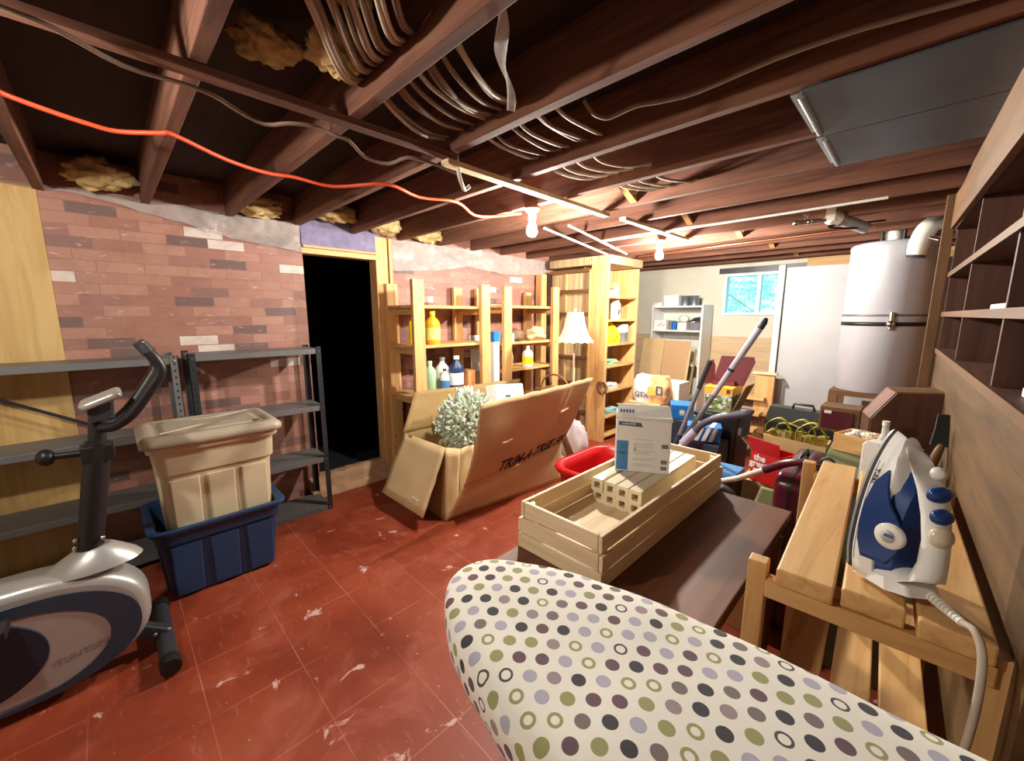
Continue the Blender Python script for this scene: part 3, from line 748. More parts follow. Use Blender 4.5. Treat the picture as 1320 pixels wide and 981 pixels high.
m = MB(); m.box(-2.96, -2.84, 2.72, 2.86, 1.136, 1.22)
tag(m.build('carton', M['paper'], loc=(-2.9, 2.79, 1.136), bevel=.003), 'small white carton on the right rack behind the blue topped carton', 'carton')
def blob(c, r, seed, mat, name, lab, cat, amp=.3, f=2.2):
    q = MB(); q.lathe([(max(1e-6, math.sin(PI*j/16)), -math.cos(PI*j/16)) for j in range(17)], 30)
    for i, p in enumerate(q.v):
        k = 1+amp*mnoise.noise((p.x*f+seed, p.y*f, p.z*f))+amp*.5*mnoise.noise((p.x*6, p.y*6+seed, p.z*6))
        z = c[2]+p.z*r[2]*k
        q.v[i] = Vector((c[0]+p.x*r[0]*k, c[1]+p.y*r[1]*k, max(z, c[2]-r[2]*.8)))
    return tag(q.build(name, mat, loc=(c[0], c[1], c[2]-r[2]*.8)), lab, cat)
blob((-2.93, 2.96, 1.190), (.09,.085,.066), 2, plain('brown_paper_bag', srgb(122,96,72), .85, var=.35, scale=14), 'paper_bag', 'crumpled brown bag on the right rack, left of the pale bundle', 'bag')
blob((-2.92, 3.25, 1.196), (.10,.12,.075), 5, plain('pale_dried_bundle', srgb(196,170,130), .9, var=.35, scale=22), 'dried_bundle', 'pale tan bundle on the right rack beside the brown bag', 'bundle', .4)
bottle('jug', 'white jug with yellow lower half on the right rack', 'jug', -2.88, 3.10, .866, .215, .058, M['offwhite'], capm=M['offwhite'], label_m=M['yellow'], neck=.3)
# wicker basket low on the right rack
t = thing('wicker_basket', 'brown wicker basket with loop handle on the floor behind the big open carton', 'basket', (-2.62, 3.22, 0))
m = MB()
for j in range(30):
    z = .3+j*.0115; rr = .17+.03*j/30
    m.tube([(-2.62+(rr+.004*(-1)**(i+j))*math.cos(2*PI*i/24), 3.22+(rr+.004*(-1)**(i+j))*math.sin(2*PI*i/24), z) for i in range(25)], .006, 5)
m.lathe([(1e-6,0),(.16,0),(.165,.3)], 20, 0, Matrix.Translation((-2.62,3.22,0))); wk = plain('wicker', srgb(150,104,62), .75, var=.3, scale=30)
m.build('weave', wk, t)
m = MB(); m.tube([(-2.62+.19*math.cos(a), 3.22+.02, .62+.17*math.sin(a)) for a in [PI*i/16 for i in range(17)]], .01, 7); m.build('handle', wk, t)
# ------------------------------------------------------------------ the big open carton with the artificial tree
t = thing('cardboard_box', 'big open brown carton lettered TRIM-A-TREE, flaps spread wide on the red floor', 'cardboard box', (-2.4, 2.05, 0))
T_ = .007
def warp(a, b_, c, d, nu, nv, amp, seed, mats, name, par, bands=()):
    a, b_, c, d = map(Vector, (a, b_, c, d)); n = (b_-a).cross(d-a).normalized()
    def fn(u, v):
        p = (a*(1-u)+b_*u)*(1-v)+(d*(1-u)+c*u)*v
        return p+n*amp*(mnoise.noise((u*3+seed, v*3, seed))+.4*mnoise.noise((u*9, v*9, seed)))
    m = MB(); m.grid(fn, nu, nv, 0, True)
    return m
A, B_ = Vector((-2.157,1.50,.003)), Vector((-2.03,2.62,.003)); A1, B1 = Vector((-2.06,1.59,.25)), Vector((-2.04,2.62,.335))
C_, D_ = Vector((-2.60,2.65,.003)), Vector((-2.68,1.53,.003)); C1, D1_ = Vector((-2.66,2.65,.50)), Vector((-2.68,1.52,.515))
m = warp(A, B_, B1, A1, 24, 8, .008, 1, 0, 0, 0); m.build('front_panel', M['card'], t, solid=T_)
top0, top1 = Vector((-1.88,1.60,.847)), Vector((-1.88,2.82,.885))
def flapfn(u, v):
    lo = A1*(1-u)+B1*u; hi = top0*(1-u)+top1*u
    p = lo*(1-v)+hi*v
    nn = Vector((1,0,-.3))
    p += nn*(.022*math.sin(v*PI)*(1-.5*u)+.014*mnoise.noise((u*3,v*2,4))+(.018*math.exp(-((u-.74)/.03)**2)*v))
    p.z += (.012*mnoise.noise((u*14,3,1)))*v**6
    return p
m = MB(); m.grid(flapfn, 44, 16); fl = m.build('front_flap', M['card'], t, solid=T_)
# black lettering, laid on the flap just above the fold
def letters(s, u0, u1, v0, h):
    q = MB(); q.text(s, h, Matrix.Identity(4), 0, .0, .25, .006)
    xs = [p.x for p in q.v]; x0, x1 = min(xs), max(xs); ys = [p.y for p in q.v]; y0, y1 = min(ys), max(ys)
    for i, p in enumerate(q.v):
        u = u0+(u1-u0)*(p.x-x0)/(x1-x0); v = v0+h*(p.y-y0)/(y1-y0)
        e = flapfn(u, v); du = flapfn(u+.01, v)-e; dv = flapfn(u, v+.01)-e
        q.v[i] = e+du.cross(dv).normalized()*(T_/2+.0012)
    return q
q = letters('TRIM-A-TREE FF', .30, .99, .0, .155); q.build('lettering', M['ink'], fl)
def slot(u0, v0, name):
    q = MB()
    P = [flapfn(u0+.09*k/10, v0+.012*math.sin(k/10*PI)*-1)+Vector((T_/2+.002,0,0)) for k in range(11)]
    q.tube(P, .009, 6); q.build('hand_hole', M['card_edge'], fl)
slot(.22, .46, 0); slot(.74, .62, 1)
m = warp(D_, A, Vector((-2.14,1.51,.525)), D1_, 10, 8, .006, 7, 0, 0, 0); m.build('end_panel', M['card_in'], t, solid=T_)
m = warp(A, Vector((-2.148,1.60,.003)), Vector((-2.125,1.615,.50)), Vector((-2.14,1.505,.53)), 5, 8, .012, 3, 0, 0, 0); m.build('torn_corner', M['card_edge'], t, solid=T_)
m = warp(Vector((-2.148,1.61,.02)), Vector((-2.10,1.72,.2)), Vector((-2.13,1.74,.5)), Vector((-2.15,1.62,.49)), 6, 8, .02, 5, 0, 0, 0); m.build('crumpled_paper', M['card_edge'], t, solid=.003)
m = warp(D1_, Vector((-2.14,1.505,.528)), Vector((-2.13,1.31,.105)), Vector((-2.66,1.30,.115)), 12, 8, .012, 9, 0, 0, 0); m.build('end_flap', M['card_edge'], t, solid=T_)
m = MB(); m.slab((-2.30,1.336,.19),(-2.22,1.334,.185),(-2.22,1.322,.155),(-2.30,1.323,.158),.012); m.build('tape_patch', plain('clear_tape', srgb(222,200,160), .3), t)
m = warp(D_, C_, C1, D1_, 20, 8, .006, 11, 0, 0, 0); m.build('back_panel', M['card_in'], t, solid=T_)
m = warp(D1_+Vector((0,-.02,0)), C1+Vector((-.02,.1,0)), Vector((-2.755,2.86,.775)), Vector((-2.755,1.665,.80)), 30, 10, .015, 13, 0, 0, 0); m.build('back_flap', M['card_in'], t, solid=T_)
m = warp(B_, C_, C1, Vector((-2.08,2.63,.46)), 8, 8, .005, 15, 0, 0, 0); m.build('end_panel', M['card_in'], t, solid=T_)
m = MB(); m.slab((-2.1,2.66,.42),(-2.06,2.665,.45),(-2.0,2.80,.13),(-2.1,2.80,.12), T_); m.build('end_flap', M['card_in'], t)
m = MB(); m.slab(A, B_, C_, D_, T_); m.build('bottom_panel', M['card_in'], t)

M['frost'] = plain('frosted_needles', srgb(206,216,200), .9, var=.2, scale=40)
r = random.Random(11); m = MB()
for i in range(520):
    while True:
        p = Vector((r.uniform(-1,1), r.uniform(-1,1), r.uniform(-1,1)))
        if .6 < p.length < 1: break
    c = Vector((-2.41+.18*p.x, 1.90+.22*p.y, .58+.225*p.z))
    d = (p.normalized()+Vector((r.uniform(-.6,.6), r.uniform(-.6,.6), r.uniform(-.2,.8)))).normalized()
    L = r.uniform(.035,.06)
    m.tube([c, c+d*L*.6, c+d*L+Vector((0,0,.008))], [.010,.013,.008], 6)
    for k in range(9):
        q = c+d*L*(.1+.9*k/9); e = (d*.6+Vector((r.uniform(-1,1), r.uniform(-1,1), r.uniform(-1,1)))).normalized()
        s = e.orthogonal().normalized()*.006
        m.add([q-s, q+s, q+e*.026], [(0,1,2)], 0)
tag(m.build('artificial_tree', M['frost'], loc=(-2.41,1.94,.38)), 'frosted artificial fir branches packed in the big open carton', 'artificial tree')
# white slatted pack on top of the tree
t = thing('white_carton', 'white lined carton tilted on top in the big open carton', 'carton', (-2.35, 2.3, .5))
FM = frame((-2.34, 2.28, .70), (-.12,.93,-.10), (-.25,.12,.9))
m = MB(); m.box(-.13,.24,-.17,.14,-.11,.0,0,FM); m.build('box', M['paper'], t, bevel=.004)
m = MB()
for k in range(5): m.box(-.128,.1,-.16+.055*k,-.1585+.055*k,.0,.0008,0,FM)
m.box(-.02,.05,.02,.05,.0,.0012,0,FM)
m.build('line_print', M['label_navy'], t)

# ------------------------------------------------------------------ red tub, clear bag by the carton
t = thing('red_tub', 'open red plastic tub with rolled rim standing on the floor behind the wooden crate', 'tub', (-1.42, 2.4, 0))
def tring(h, k, z): return [(x, y, z) for x, y in rrect(-1.36, 2.25, h, k, .13, 8)]
m = MB(); m.loft([tring(.19,.25,0), tring(.235,.30,.40), tring(.25,.315,.405), tring(.258,.322,.425), tring(.25,.315,.445), tring(.225,.29,.44), tring(.215,.28,.38), tring(.18,.24,.04)], 0, True)
m.build('tub', M['red'], t)
tb = NT('translucent_bag'); tb.p(Base_Color=srgb(226,210,214), Roughness=.35, Alpha=.7)
blob((-2.16, 2.98, .2), (.12,.12,.22), 9, tb.m, 'plastic_bag', 'filled translucent plastic bag on the floor behind the TRIM-A-TREE carton', 'bag', .3)

# ------------------------------------------------------------------ brown table, wooden crate, square tubes, white box
t = thing('wooden_table', 'dark brown veneered table under the wooden crate', 'table', (-.55, 1.25, 0))
m = MB(); m.box(-.845,-.268,.76,1.775,.632,.66); m.build('tabletop', M['brown_y'], t, bevel=.003)
m = MB(); m.box(-.82,-.29,.79,1.75,.56,.632); m.build('apron', M['brown_y'], t, bevel=.003)
for x in (-.80,-.31):
    for y in (.81,1.73):
        m = MB(); m.lathe([(.018,0),(.026,.3),(.03,.56)],14,0,Matrix.Translation((x,y,0))); m.build('leg', M['brown_z'], t)
t = thing('wooden_crate', 'long pale slatted wooden crate on the brown table', 'crate', (-.69,1.33,.66))
x0,x1,y0,y1 = -.845,-.53,.868,1.80
r = random.Random(2)
levels = ((.661,.708,0),(.714,.760,0),(.765,.814,.008))
for nm, f_ in (('side_boards',0),('side_boards',1),('end_boards',2),('end_boards',3)):
    m = MB()
    for za, zb, ins in levels:
        j = r.uniform(-.002,.002)
        if f_ == 0: m.box(x0+ins+j,x0+ins+j+.012,y0+ins,y1-ins,za,zb)
        if f_ == 1: m.box(x1-ins+j-.012,x1-ins+j,y0+ins,y1-ins,za,zb)
        if f_ == 2: m.box(x0+.013+ins,x1-.013-ins,y0+ins,y0+ins+.012,za,zb)
        if f_ == 3: m.box(x0+.013+ins,x1-.013-ins,y1-ins-.012,y1-ins,za,zb)
    m.build(nm, M['pale_y'] if f_ < 2 else M['pale_x'], t, bevel=.002)
for x in (x0+.03,x1-.03):
    for y in (y0+.032,y1-.032):
        m = MB(); P = [(-.016,-.016),(.016,-.016),(.016,.0),(.0,.016),(-.016,.016)]
        sx = 1 if x < -.7 else -1; sy = 1 if y < 1.3 else -1
        PP = [(x+sx*a_, y+sy*c_) for a_, c_ in P]
        if sx*sy < 0: PP = PP[::-1]
        m.loft([[(a_, c_, .662) for a_, c_ in PP],[(a_, c_, .806) for a_, c_ in PP]],0,False); m.build('corner_post', M['pale_z'], t, bevel=.0015)
m = MB(); m.box(x0+.012,x1-.012,y0+.012,y1-.012,.700,.712); m.build('floor_panel', M['pale_y'], t)
M['vinyl'] = plain('cream_vinyl', srgb(226,214,186), .45, var=.04)
s = .0485; ang = math.radians(1.5)
n = 0
cols = ['leftmost','second from left','third from left','rightmost']
for row in (0,1):
    for k in range(4):
        R = rz(ang, (-.80+s*k+.006*row*(1 if k else 0), 1.225-(.012 if row else 0), .7125+row*(s-.001)))
        g = .0475; L = .505; wl = .0075
        m = MB()
        o_ = [(0,0),(g,0),(g,g),(0,g)]; i_ = [(wl+.004,wl+.004),(g-wl-.004,wl+.004),(g-wl-.004,g-wl-.004),(wl+.004,g-wl-.004)]
        m.shape([rrect(g/2,g/2,g/2,g/2,.006,3), rrect(g/2,g/2,g/2-.012,g/2-.012,.002,2)[::-1]], L, 0, 0, R @ frame((0,L/2,0),(1,0,0),(0,0,1)))
        tag(m.build('square_tube', M['vinyl'], loc=(R.translation.x+.02, 1.5, R.translation.z)), 'cream square hollow tube in the crate, %s of the %s row' % (cols[k], 'upper' if row else 'lower'), 'tube', 'square tubes in the crate')
        n += 1
# white carton with blue print, standing on the tubes
t = thing('product_box', 'white carton with blue printing standing on the cream square tubes', 'carton', (-.68,1.43,.812))
dx = Vector((.168,.103,0)).normalized(); dy = Vector((-dx.y,dx.x,0))
FB = Matrix(((dx.x,dy.x,0,-.773),(dx.y,dy.y,0,1.330),(0,0,1,.8085),(0,0,0,1)))
W_, Dp, H_ = .197, .13, .215
m = MB(); m.box(0,W_,0,Dp,0,H_,0,FB); m.build('box', M['white'], t, bevel=.002)
m = MB()
m.slab(*[FB @ Vector(p) for p in ((-.002,-.004,H_-.005),(W_+.003,-.005,H_-.012),(W_-.004,.05,H_+.035),(.004,.05,H_+.037))], .003)
m.slab(*[FB @ Vector(p) for p in ((.004,.05,H_+.036),(W_-.004,.05,H_+.034),(W_,Dp,H_+.018),(0,Dp,H_+.02))], .003)
fl = m.build('top_flaps', M['paper'], t)
m = MB()
for k in range(5): m.box(.012+k*.011,.018+k*.011,-.0045+.02,-.002+.02,H_+.006,H_+.006+.018,0,FB)
m.build('print', M['label_navy'], fl)
FP = FB @ frame((0,-.0005,0),(1,0,0),(0,0,1))
def pr(name, mat, polys): 
    m = MB()
    for P in polys: m.shape([P], .0012, 0, 0, FP)
    m.build(name, mat, t)
def rc(x,y,w,h): return [(x,y),(x+w,y),(x+w,y+h),(x,y+h)]
pr('title_bar', M['label_navy'], [[(.008,H_-.034),(.096,H_-.038),(.088,H_-.022),(.008,H_-.019)]])
m = MB(); m.text('HUMIDIFIER', .0095, FP @ Matrix.Translation((.045,H_-.028,.0008)), 0, .0003, 0, .0001); m.build('lettering', M['paper'], t)
pr('blue_panel', M['label_blue'], [rc(.004,.006,.042,.115)])
pr('picture', M['paper'], [rc(.019,.089,.018,.02)])
pr('picture', M['label_navy'], [rc(.016,.068,.022,.009), rc(.024,.05,.006,.006)])
m = MB()
rr_ = random.Random(3)
for gy, nl in ((.128,1),(.112,3),(.085,3),(.055,2),(.032,2)):
    for k in range(nl):
        m.shape([rc(.064,gy-k*.007,rr_.uniform(.06,.085),.0014)], .001, 0, 0, FP)
m.shape([rc(.066,.084,.009,.012)], .001, 0, 0, FP)
m.build('small_print', M['print_grey'], t)
pr('icon', M['grey'], [rrect(.177,.107,.012,.008,.003,3)]); pr('icon', M['grey'], [rrect(.176,.046,.011,.008,.003,3)]); pr('icon', M['grey'], [rrect(.176,.022,.011,.007,.003,3)])

# ------------------------------------------------------------------ ironing board with dotted cover
def m_dots():
    t = NT('dotted_cover')
    uv = t.n('ShaderNodeUVMap'); sp = t.n('ShaderNodeSeparateXYZ', i_0=uv.outputs[0])
    s = .0365
    x0_ = t.math('MULTIPLY', sp.outputs[0], 1/s); y0_ = t.math('MULTIPLY', sp.outputs[1], 1/(s*.86))
    row = t.math('FLOOR', y0_)
    x1_ = t.math('ADD', x0_, t.math('MULTIPLY', t.math('FLOORED_MODULO', row, 2.0), .5))
    colm = t.math('FLOOR', x1_)
    fx = t.math('SUBTRACT', t.math('FRACT', x1_), .5); fy = t.math('MULTIPLY', t.math('SUBTRACT', t.math('FRACT', y0_), .5), .86)
    d = t.math('SQRT', t.math('ADD', t.math('MULTIPLY', fx, fx), t.math('MULTIPLY', fy, fy)))
    cb = t.n('ShaderNodeCombineXYZ', i_0=colm, i_1=row, i_2=3.0)
    wn = t.n('ShaderNodeTexWhiteNoise', i_Vector=cb.outputs[0]); wn.noise_dimensions = '3D'
    rnd = wn.outputs['Value']
    c = t.ramp(rnd, [(0, srgb(52,50,56)), (.17, srgb(146,146,98)), (.35, srgb(168,164,180)), (.53, srgb(98,68,80)), (.66, srgb(112,102,100)), (.76, srgb(150,130,134)), (.84, srgb(70,66,66)), (.92, srgb(150,146,96))], 'CONSTANT')
    disk = t.math('LESS_THAN', d, .30)
    ring = t.math('MULTIPLY', t.math('GREATER_THAN', rnd, .84), t.math('LESS_THAN', d, t.ramp(rnd, [(0, (.2,)*3), (.91, (.255,)*3), (.92, (.17,)*3)], 'CONSTANT')))
    fac = t.math('MULTIPLY', disk, t.math('SUBTRACT', 1.0, ring))
    wv = t.noise(t.co(scale=(1,1,1)), 500, 2)
    base = t.mix(t.math('MULTIPLY', wv, .06), srgb(228,224,214), srgb(196,188,172))
    t.p(Base_Color=t.mix(fac, base, c), Roughness=.85, Sheen_Weight=.1)
    t.bump(t.noise(t.co(), 22, 4), .12, .01)
    return t.m
ZB = .862
def cyb(x): return .508+.03*(x+.3)
def hw(x):
    k = (x+.652)
    if k <= 0: return 0.0
    a = .205*math.sqrt(max(0.0, 1-((1-min(k/.62,1))**2.1)))
    return min(a, .2)
def outline(n):
    # walk round the board from the square end, along the far side, round the nose, back along the near side
    P = []
    xs = [.60-(.60+.652)*(1-math.cos(PI/2*i/n)) if False else 0 for i in range(1)]
    far = []; N = n
    for i in range(N+1):
        th = i/N
        x = .60-(1.252)*math.sin(th*PI/2)
        far.append((x, cyb(x)+hw(x)))
    near = [(x, 2*cyb(x)-y) for x, y in far][::-1][1:]
    return far+near
P = outline(46); n = len(P)
nrm = []
for i in range(n):
    a = Vector(P[max(i-1,0)]); c = Vector(P[min(i+1,n-1)]); d = (c-a).normalized(); nrm.append(Vector((d.y,-d.x)))
if nrm[5].y < 0: nrm = [-q for q in nrm]
def spine(x): 
    x = max(x, -.50); return Vector((x, cyb(x)))
m = MB(); NV = 22
def cover(u, v):
    i = min(int(round(u*(n-1))), n-1); p = Vector(P[i]); q = nrm[i]; sp = spine(p.x)
    if v <= .7:
        k = v/.7; xy = sp.lerp(p, k*.985); z = ZB+.004*math.cos(k*PI/2)-.010*k**7
        z += .0045*mnoise.noise((xy.x*7, xy.y*7, 1))+.0022*mnoise.noise((xy.x*19, xy.y*19, 2))*(.3+.7*k)
    else:
        k = (v-.7)/.3
        drop = .075+.012*mnoise.noise((p.x*6, p.y*6, 7))
        xy = p+q*(.007*math.sin(k*PI*.6)+.006*k*mnoise.noise((p.x*16, p.y*16, 3))-.012*k*k); z = ZB-.010-drop*k
    return Vector((xy.x, xy.y, z))
def cuv(u, v):
    i = min(int(round(u*(n-1))), n-1); p = Vector(P[i]); sp = spine(p.x)
    if v <= .7: r_ = sp.lerp(p, v/.7)
    else: r_ = p+nrm[i]*(v-.7)/.3*.085
    c_, s_ = math.cos(.35), math.sin(.35)
    return (r_.x*c_-r_.y*s_+2, r_.x*s_+r_.y*c_+2)
t = thing('ironing_board', 'ironing board with white cover of grey, olive and plum dots', 'ironing board', (0,.51,0))
m.grid(cover, n-1, NV, 0, True, cuv)
m.build('cover', m_dots(), t, solid=.003, weld=.0012)
m = MB(); m.loft([[(x, y, z) for x, y in [(Vector(p)-q*.01) for p, q in zip(P, nrm)]] for z in (ZB-.035, ZB-.016)], 0, False); m.build('board', M['steel'], t)
for k, (xa, xb) in enumerate(((-.25,.42),(.42,-.25))):
    m = MB()
    yy = .47 if k == 0 else .54
    m.tube([(xa,yy-.012,ZB-.045),(xb,yy-.012,.03)], .011, 10); m.tube([(xa,yy+.03,ZB-.045),(xb,yy+.03,.03)], .011, 10)
    m.tube([(xb,yy-.17,.015),(xb,yy+.17,.015)], .013, 10); m.tube([(xa,yy-.08,ZB-.048),(xa,yy+.08,ZB-.048)], .009, 8)
    m.build('leg', M['dark'], t)
# ------------------------------------------------------------------ built-in shelving above a plank half wall, right side
YW = math.atan(.039)
def RP(x, y, z): # point on the shelf plane: x = distance behind the front plane, y = along it
    return Vector((.2-.039*y+x, y, z))
def rbox(m, x0, x1, y0, y1, z0, z1, mat=0):
    P = [RP(x0,y0,z0),RP(x1,y0,z0),RP(x1,y1,z0),RP(x0,y1,z0),RP(x0,y0,z1),RP(x1,y0,z1),RP(x1,y1,z1),RP(x0,y1,z1)]
    m.add(P, [(0,3,2,1),(4,5,6,7),(0,1,5,4),(1,2,6,5),(2,3,7,6),(3,0,4,7)], mat)
t_pl = NT('worn_yellow_planks'); c = t_pl.co(scale=(1, 1.2, 9)); nn = t_pl.noise(c, 2, 6, .6, .6)
zz = t_pl.n('ShaderNodeSeparateXYZ', i_0=t_pl.co()).outputs[2]
seam = t_pl.math('LESS_THAN', t_pl.math('FRACT', t_pl.math('MULTIPLY', zz, 7.2)), .035)
cc = t_pl.ramp(nn, [(.3, srgb(66,46,22)), (.55, srgb(92,66,32)), (.8, srgb(110,82,44))])
t_pl.p(Base_Color=t_pl.mix(t_pl.math('MULTIPLY', seam, .6), cc, srgb(70,46,22)), Roughness=.6)
m = MB(); rbox(m, .0, .03, .88, 3.2, .0, 1.2); struct(m.build('wall_side', t_pl.m))
m = MB()
for y in (.95, 1.6, 2.4, 3.1): rbox(m, -.022, -.002, y-.045, y+.045, 0, 1.2)
t = thing('built_in_shelving', 'dark brown built in shelving with long open shelves above the plank half wall', 'shelving', RP(.15, 2, 1.2))
xx = .27
m = MB(); rbox(m, xx, xx+.012, .9, 3.22, 1.2, 2.02); m.build('back_panel', M['red_y'], t)
for z, th in ((1.222,.022),(1.415,.02),(1.618,.02),(1.86,.02)):
    m = MB(); rbox(m, -.004, xx, .9, 3.2, z-th, z); m.build('shelf', M['red_y'], t, bevel=.002)
    m = MB(); rbox(m, -.008, -.004, .9, 3.2, z-th-.003, z+.001); m.build('edge_strip', M['olive_y'], t)
for y in (.9, 1.57, 2.38, 3.2):
    for za, zb in ((1.222,1.395),(1.415,1.598),(1.618,1.84)):
        m = MB(); rbox(m, .002, xx, y-.009, y+.009, za, zb); m.build('divider', M['red_z'], t, bevel=.001)
m = MB()
Pf = [(.9,1.80),(3.2,1.845),(3.2,2.02),(2.9,2.0),(2.6,2.02),(.9,2.02)]
m.shape([Pf], .022, .002, 0, frame(RP(-.014,0,0), (-.039,1,0), (0,0,1)))
m.build('fascia', M['olive_y'], t)
m = MB(); m.beam(RP(-.03,3.26,1.0), RP(-.03,3.26,2.026), .045, .085, 0, (0,1,0)); m.beam(RP(-.03,3.26,0), RP(-.03,3.26,1.0), .045, .085, 0, (0,1,0))
tag(m.build('wooden_stud', M['olive_z'], loc=RP(-.03,3.26,0), bevel=.003), 'bare upright wooden stud at the far end of the shelving beside the water heater', 'stud')
m = MB(); rbox(m, .02, .11, 1.72, 1.95, 1.416, 1.432)
tag(m.build('notepad', M['paper'], loc=RP(.06,1.83,1.416), bevel=.002), 'white pad of paper lying on the middle right shelf', 'pad')
# a pair of black work shoes with orange tops on the bottom shelf
def shoe(c, ang, matu, lab):
    t = thing('shoe', lab, 'shoe', c, 'shoes on the right shelf')
    R = rz(ang, c)
    m = MB(); prof = [(-.13,.030),(-.10,.038),(-.03,.033),(.05,.042),(.10,.038),(.135,.018)]
    def ring(x, w, z, h): return [(x, w*math.cos(a), z+h*(.5+.5*math.sin(a))) for a in [2*PI*i/16 for i in range(16)]]
    m.loft([ring(x, w, .018, h) for (x, w), h in zip(prof, (.075,.10,.095,.065,.05,.03))], 0, True, True, R); m.build('upper', M['black'], t)
    m = MB(); m.loft([[(x, y, z) for x, y in [(-.135,-.025),(-.1,-.04),(.06,-.043),(.12,-.03),(.14,0),(.12,.03),(.06,.043),(-.1,.04),(-.135,.025)]] for z in (.001,.02)], 0, False, True, R); m.build('sole', M['offwhite'], t)
    m = MB(); m.loft([ring(x, w, z, h) for x, w, z, h in ((-.09,.03,.085,.05),(-.03,.036,.08,.055),(.04,.03,.06,.035))], 0, True, True, R); m.build('tongue', matu, t)
shoe(RP(.09,1.30,1.223), 1.9, M['orange'], 'black shoe with orange tongue on the lowest right shelf, at the picture edge')
shoe(RP(.19,1.34,1.223), 1.8, M['orange'], 'black shoe with orange tongue at the back of the lowest right shelf')

# ------------------------------------------------------------------ slatted bench with the iron
t = thing('slatted_bench', 'rough wooden slatted bench by the plank half wall, under the iron', 'bench', (-.02,1.34,0))
RB = rz(YW+.008, (0,.93,0))
def bb(m, x0,x1,y0,y1,z0,z1,mat=0): m.box(x0,x1,y0,y1,z0,z1,mat,RB)
for x0,x1,e in ((-.154,-.060,.0),(-.050,.040,.012),(.054,.145,.0)):
    m = MB(); bb(m, x0,x1,-.002+e,.845-e*2,.848,.885); m.build('slat', M['pine_y'], t, bevel=.004)
for x in (-.19,.155):
    for y in (.012,.81):
        m = MB(); bb(m, x-.018,x+.018,y-.0,y+.035,0,.878 if x < 0 else .86); m.build('leg', M['pine_z'], t, bevel=.003)
for y in (.005,.80):
    m = MB(); bb(m, -.172,.15,y,y+.035,.808,.846); m.build('rail', M['pine_x'], t, bevel=.003)
    m = MB(); bb(m, -.172,.137,y+.01,y+.03,.40,.44); m.build('rail', M['pine_x'], t, bevel=.003)
for x0,x1 in ((-.16,-.07),(-.05,.03),(.045,.13)):
    m = MB(); bb(m, x0,x1,.0,.84,.44,.46); m.build('lower_slat', M['pine_y'], t, bevel=.003)

# iron standing on its heel
t = thing('clothes_iron', 'white and blue steam iron standing on its heel on the slatted bench', 'iron', (-.004,1.06,.886))
ca, sa = math.cos(math.radians(-48)), math.sin(math.radians(-48))
la = Vector((ca, sa, .10)).normalized(); lb = Vector((.055,.02,1)); lb = (lb-la*lb.dot(la)).normalized()
FI = frame((-.010,1.052,.888), la, lb)          # local x: sole to handle, y: heel to tip, z: across
if FI.col[2].xyz.dot(Vector((0,1,0))) < 0: pass
LI = .292
def og(b): 
    k = min(max(b/LI,0),1); return (1-k**2.3)**.8*(.90+.10*min(1,b/.05))
HW = .063
def fan(m, a0, a1, w0, w1, b0, b1, mat=0, nb=26, sm=True, pw=1.0, nose=1.0):
    """ogive slice between heights a0 and a1, half width scale w0 -> w1"""
    def out(w, bs, be):
        P = []
        for i in range(nb+1):
            b = bs+(be-bs)*math.sin(i/nb*PI/2); P.append((b, HW*w*og(b*LI/be*nose if be < LI else b)))
        return [(b, c) for b, c in P]+[(b, -c) for b, c in P[::-1][1:]]
    rings = []
    for k in range(7):
        f = k/6; a = a0+(a1-a0)*f; w = w0+(w1-w0)*f**pw
        be = b1[0]+(b1[1]-b1[0])*f**pw; bs = b0[0]+(b0[1]-b0[0])*f
        rings.append([(a, b, c) for b, c in out(w, bs, be)])
    m.loft(rings, mat, sm, True, FI)
m = MB(); fan(m, 0, .007, .98, 1.0, (0.012,0.010), (LI-.004,LI)); m.build('soleplate', M['grey'], t)
m = MB(); fan(m, .007, .013, 1.0, .97, (0.010,0.010), (LI,LI-.003)); m.build('heat_shield', M['dark'], t)
m = MB(); fan(m, .013, .028, .97, .93, (.006,.004), (LI-.003,LI-.010)); fan(m, .028, .046, .93, .78, (.004,.003), (LI-.010,LI-.03), pw=1.3)
m.build('lower_body', M['white'], t)
m = MB(); fan(m, .046, .068, .70, .50, (.02,.03), (.225,.19)); m.build('water_tank', M['iron_blue'], t)
# blue window on the flank, and the nose and heel blocks
def side(b0, b1, a0, a1, w, m, mat=0):
    pass
m = MB()   # heel block and handle arch as one white shell
def hring(a, b, ra, rc_, tilt): 
    ct, st = math.cos(tilt), math.sin(tilt)
    return [(a+ra*math.cos(q)*ct, b+ra*math.cos(q)*st, rc_*math.sin(q)) for q in [2*PI*i/20 for i in range(20)]]
path = [(.046,.262,.010,.012,.0-1.2),(.062,.246,.018,.020,-1.0),(.080,.222,.022,.024,-.75),(.096,.190,.021,.023,-.45),(.106,.150,.018,.021,-.2),(.111,.110,.0165,.0205,-.05),(.110,.070,.0175,.0215,.1),(.102,.034,.0235,.026,.35),(.082,.018,.028,.034,.8),(.050,.018,.026,.042,1.25),(.026,.020,.02,.048,1.5)]
path2 = []
for i in range(len(path)-1):
    for k in range(4):
        f = k/4; path2.append(tuple(x*(1-f)+y*f for x, y in zip(path[i], path[i+1])))
path2.append(path[-1])
m.loft([hring(*p) for p in path2], 0, True, True, FI); m.build('handle', M['white'], t)
m = MB(); m.loft([hring(.045,.262,.02,.016,-1.5), hring(.05,.235,.03,.027,-1.5), hring(.05,.205,.03,.032,-1.5), hring(.045,.18,.02,.032,-1.5)], 0, True, True, FI); m.build('nose_block', M['white'], t)
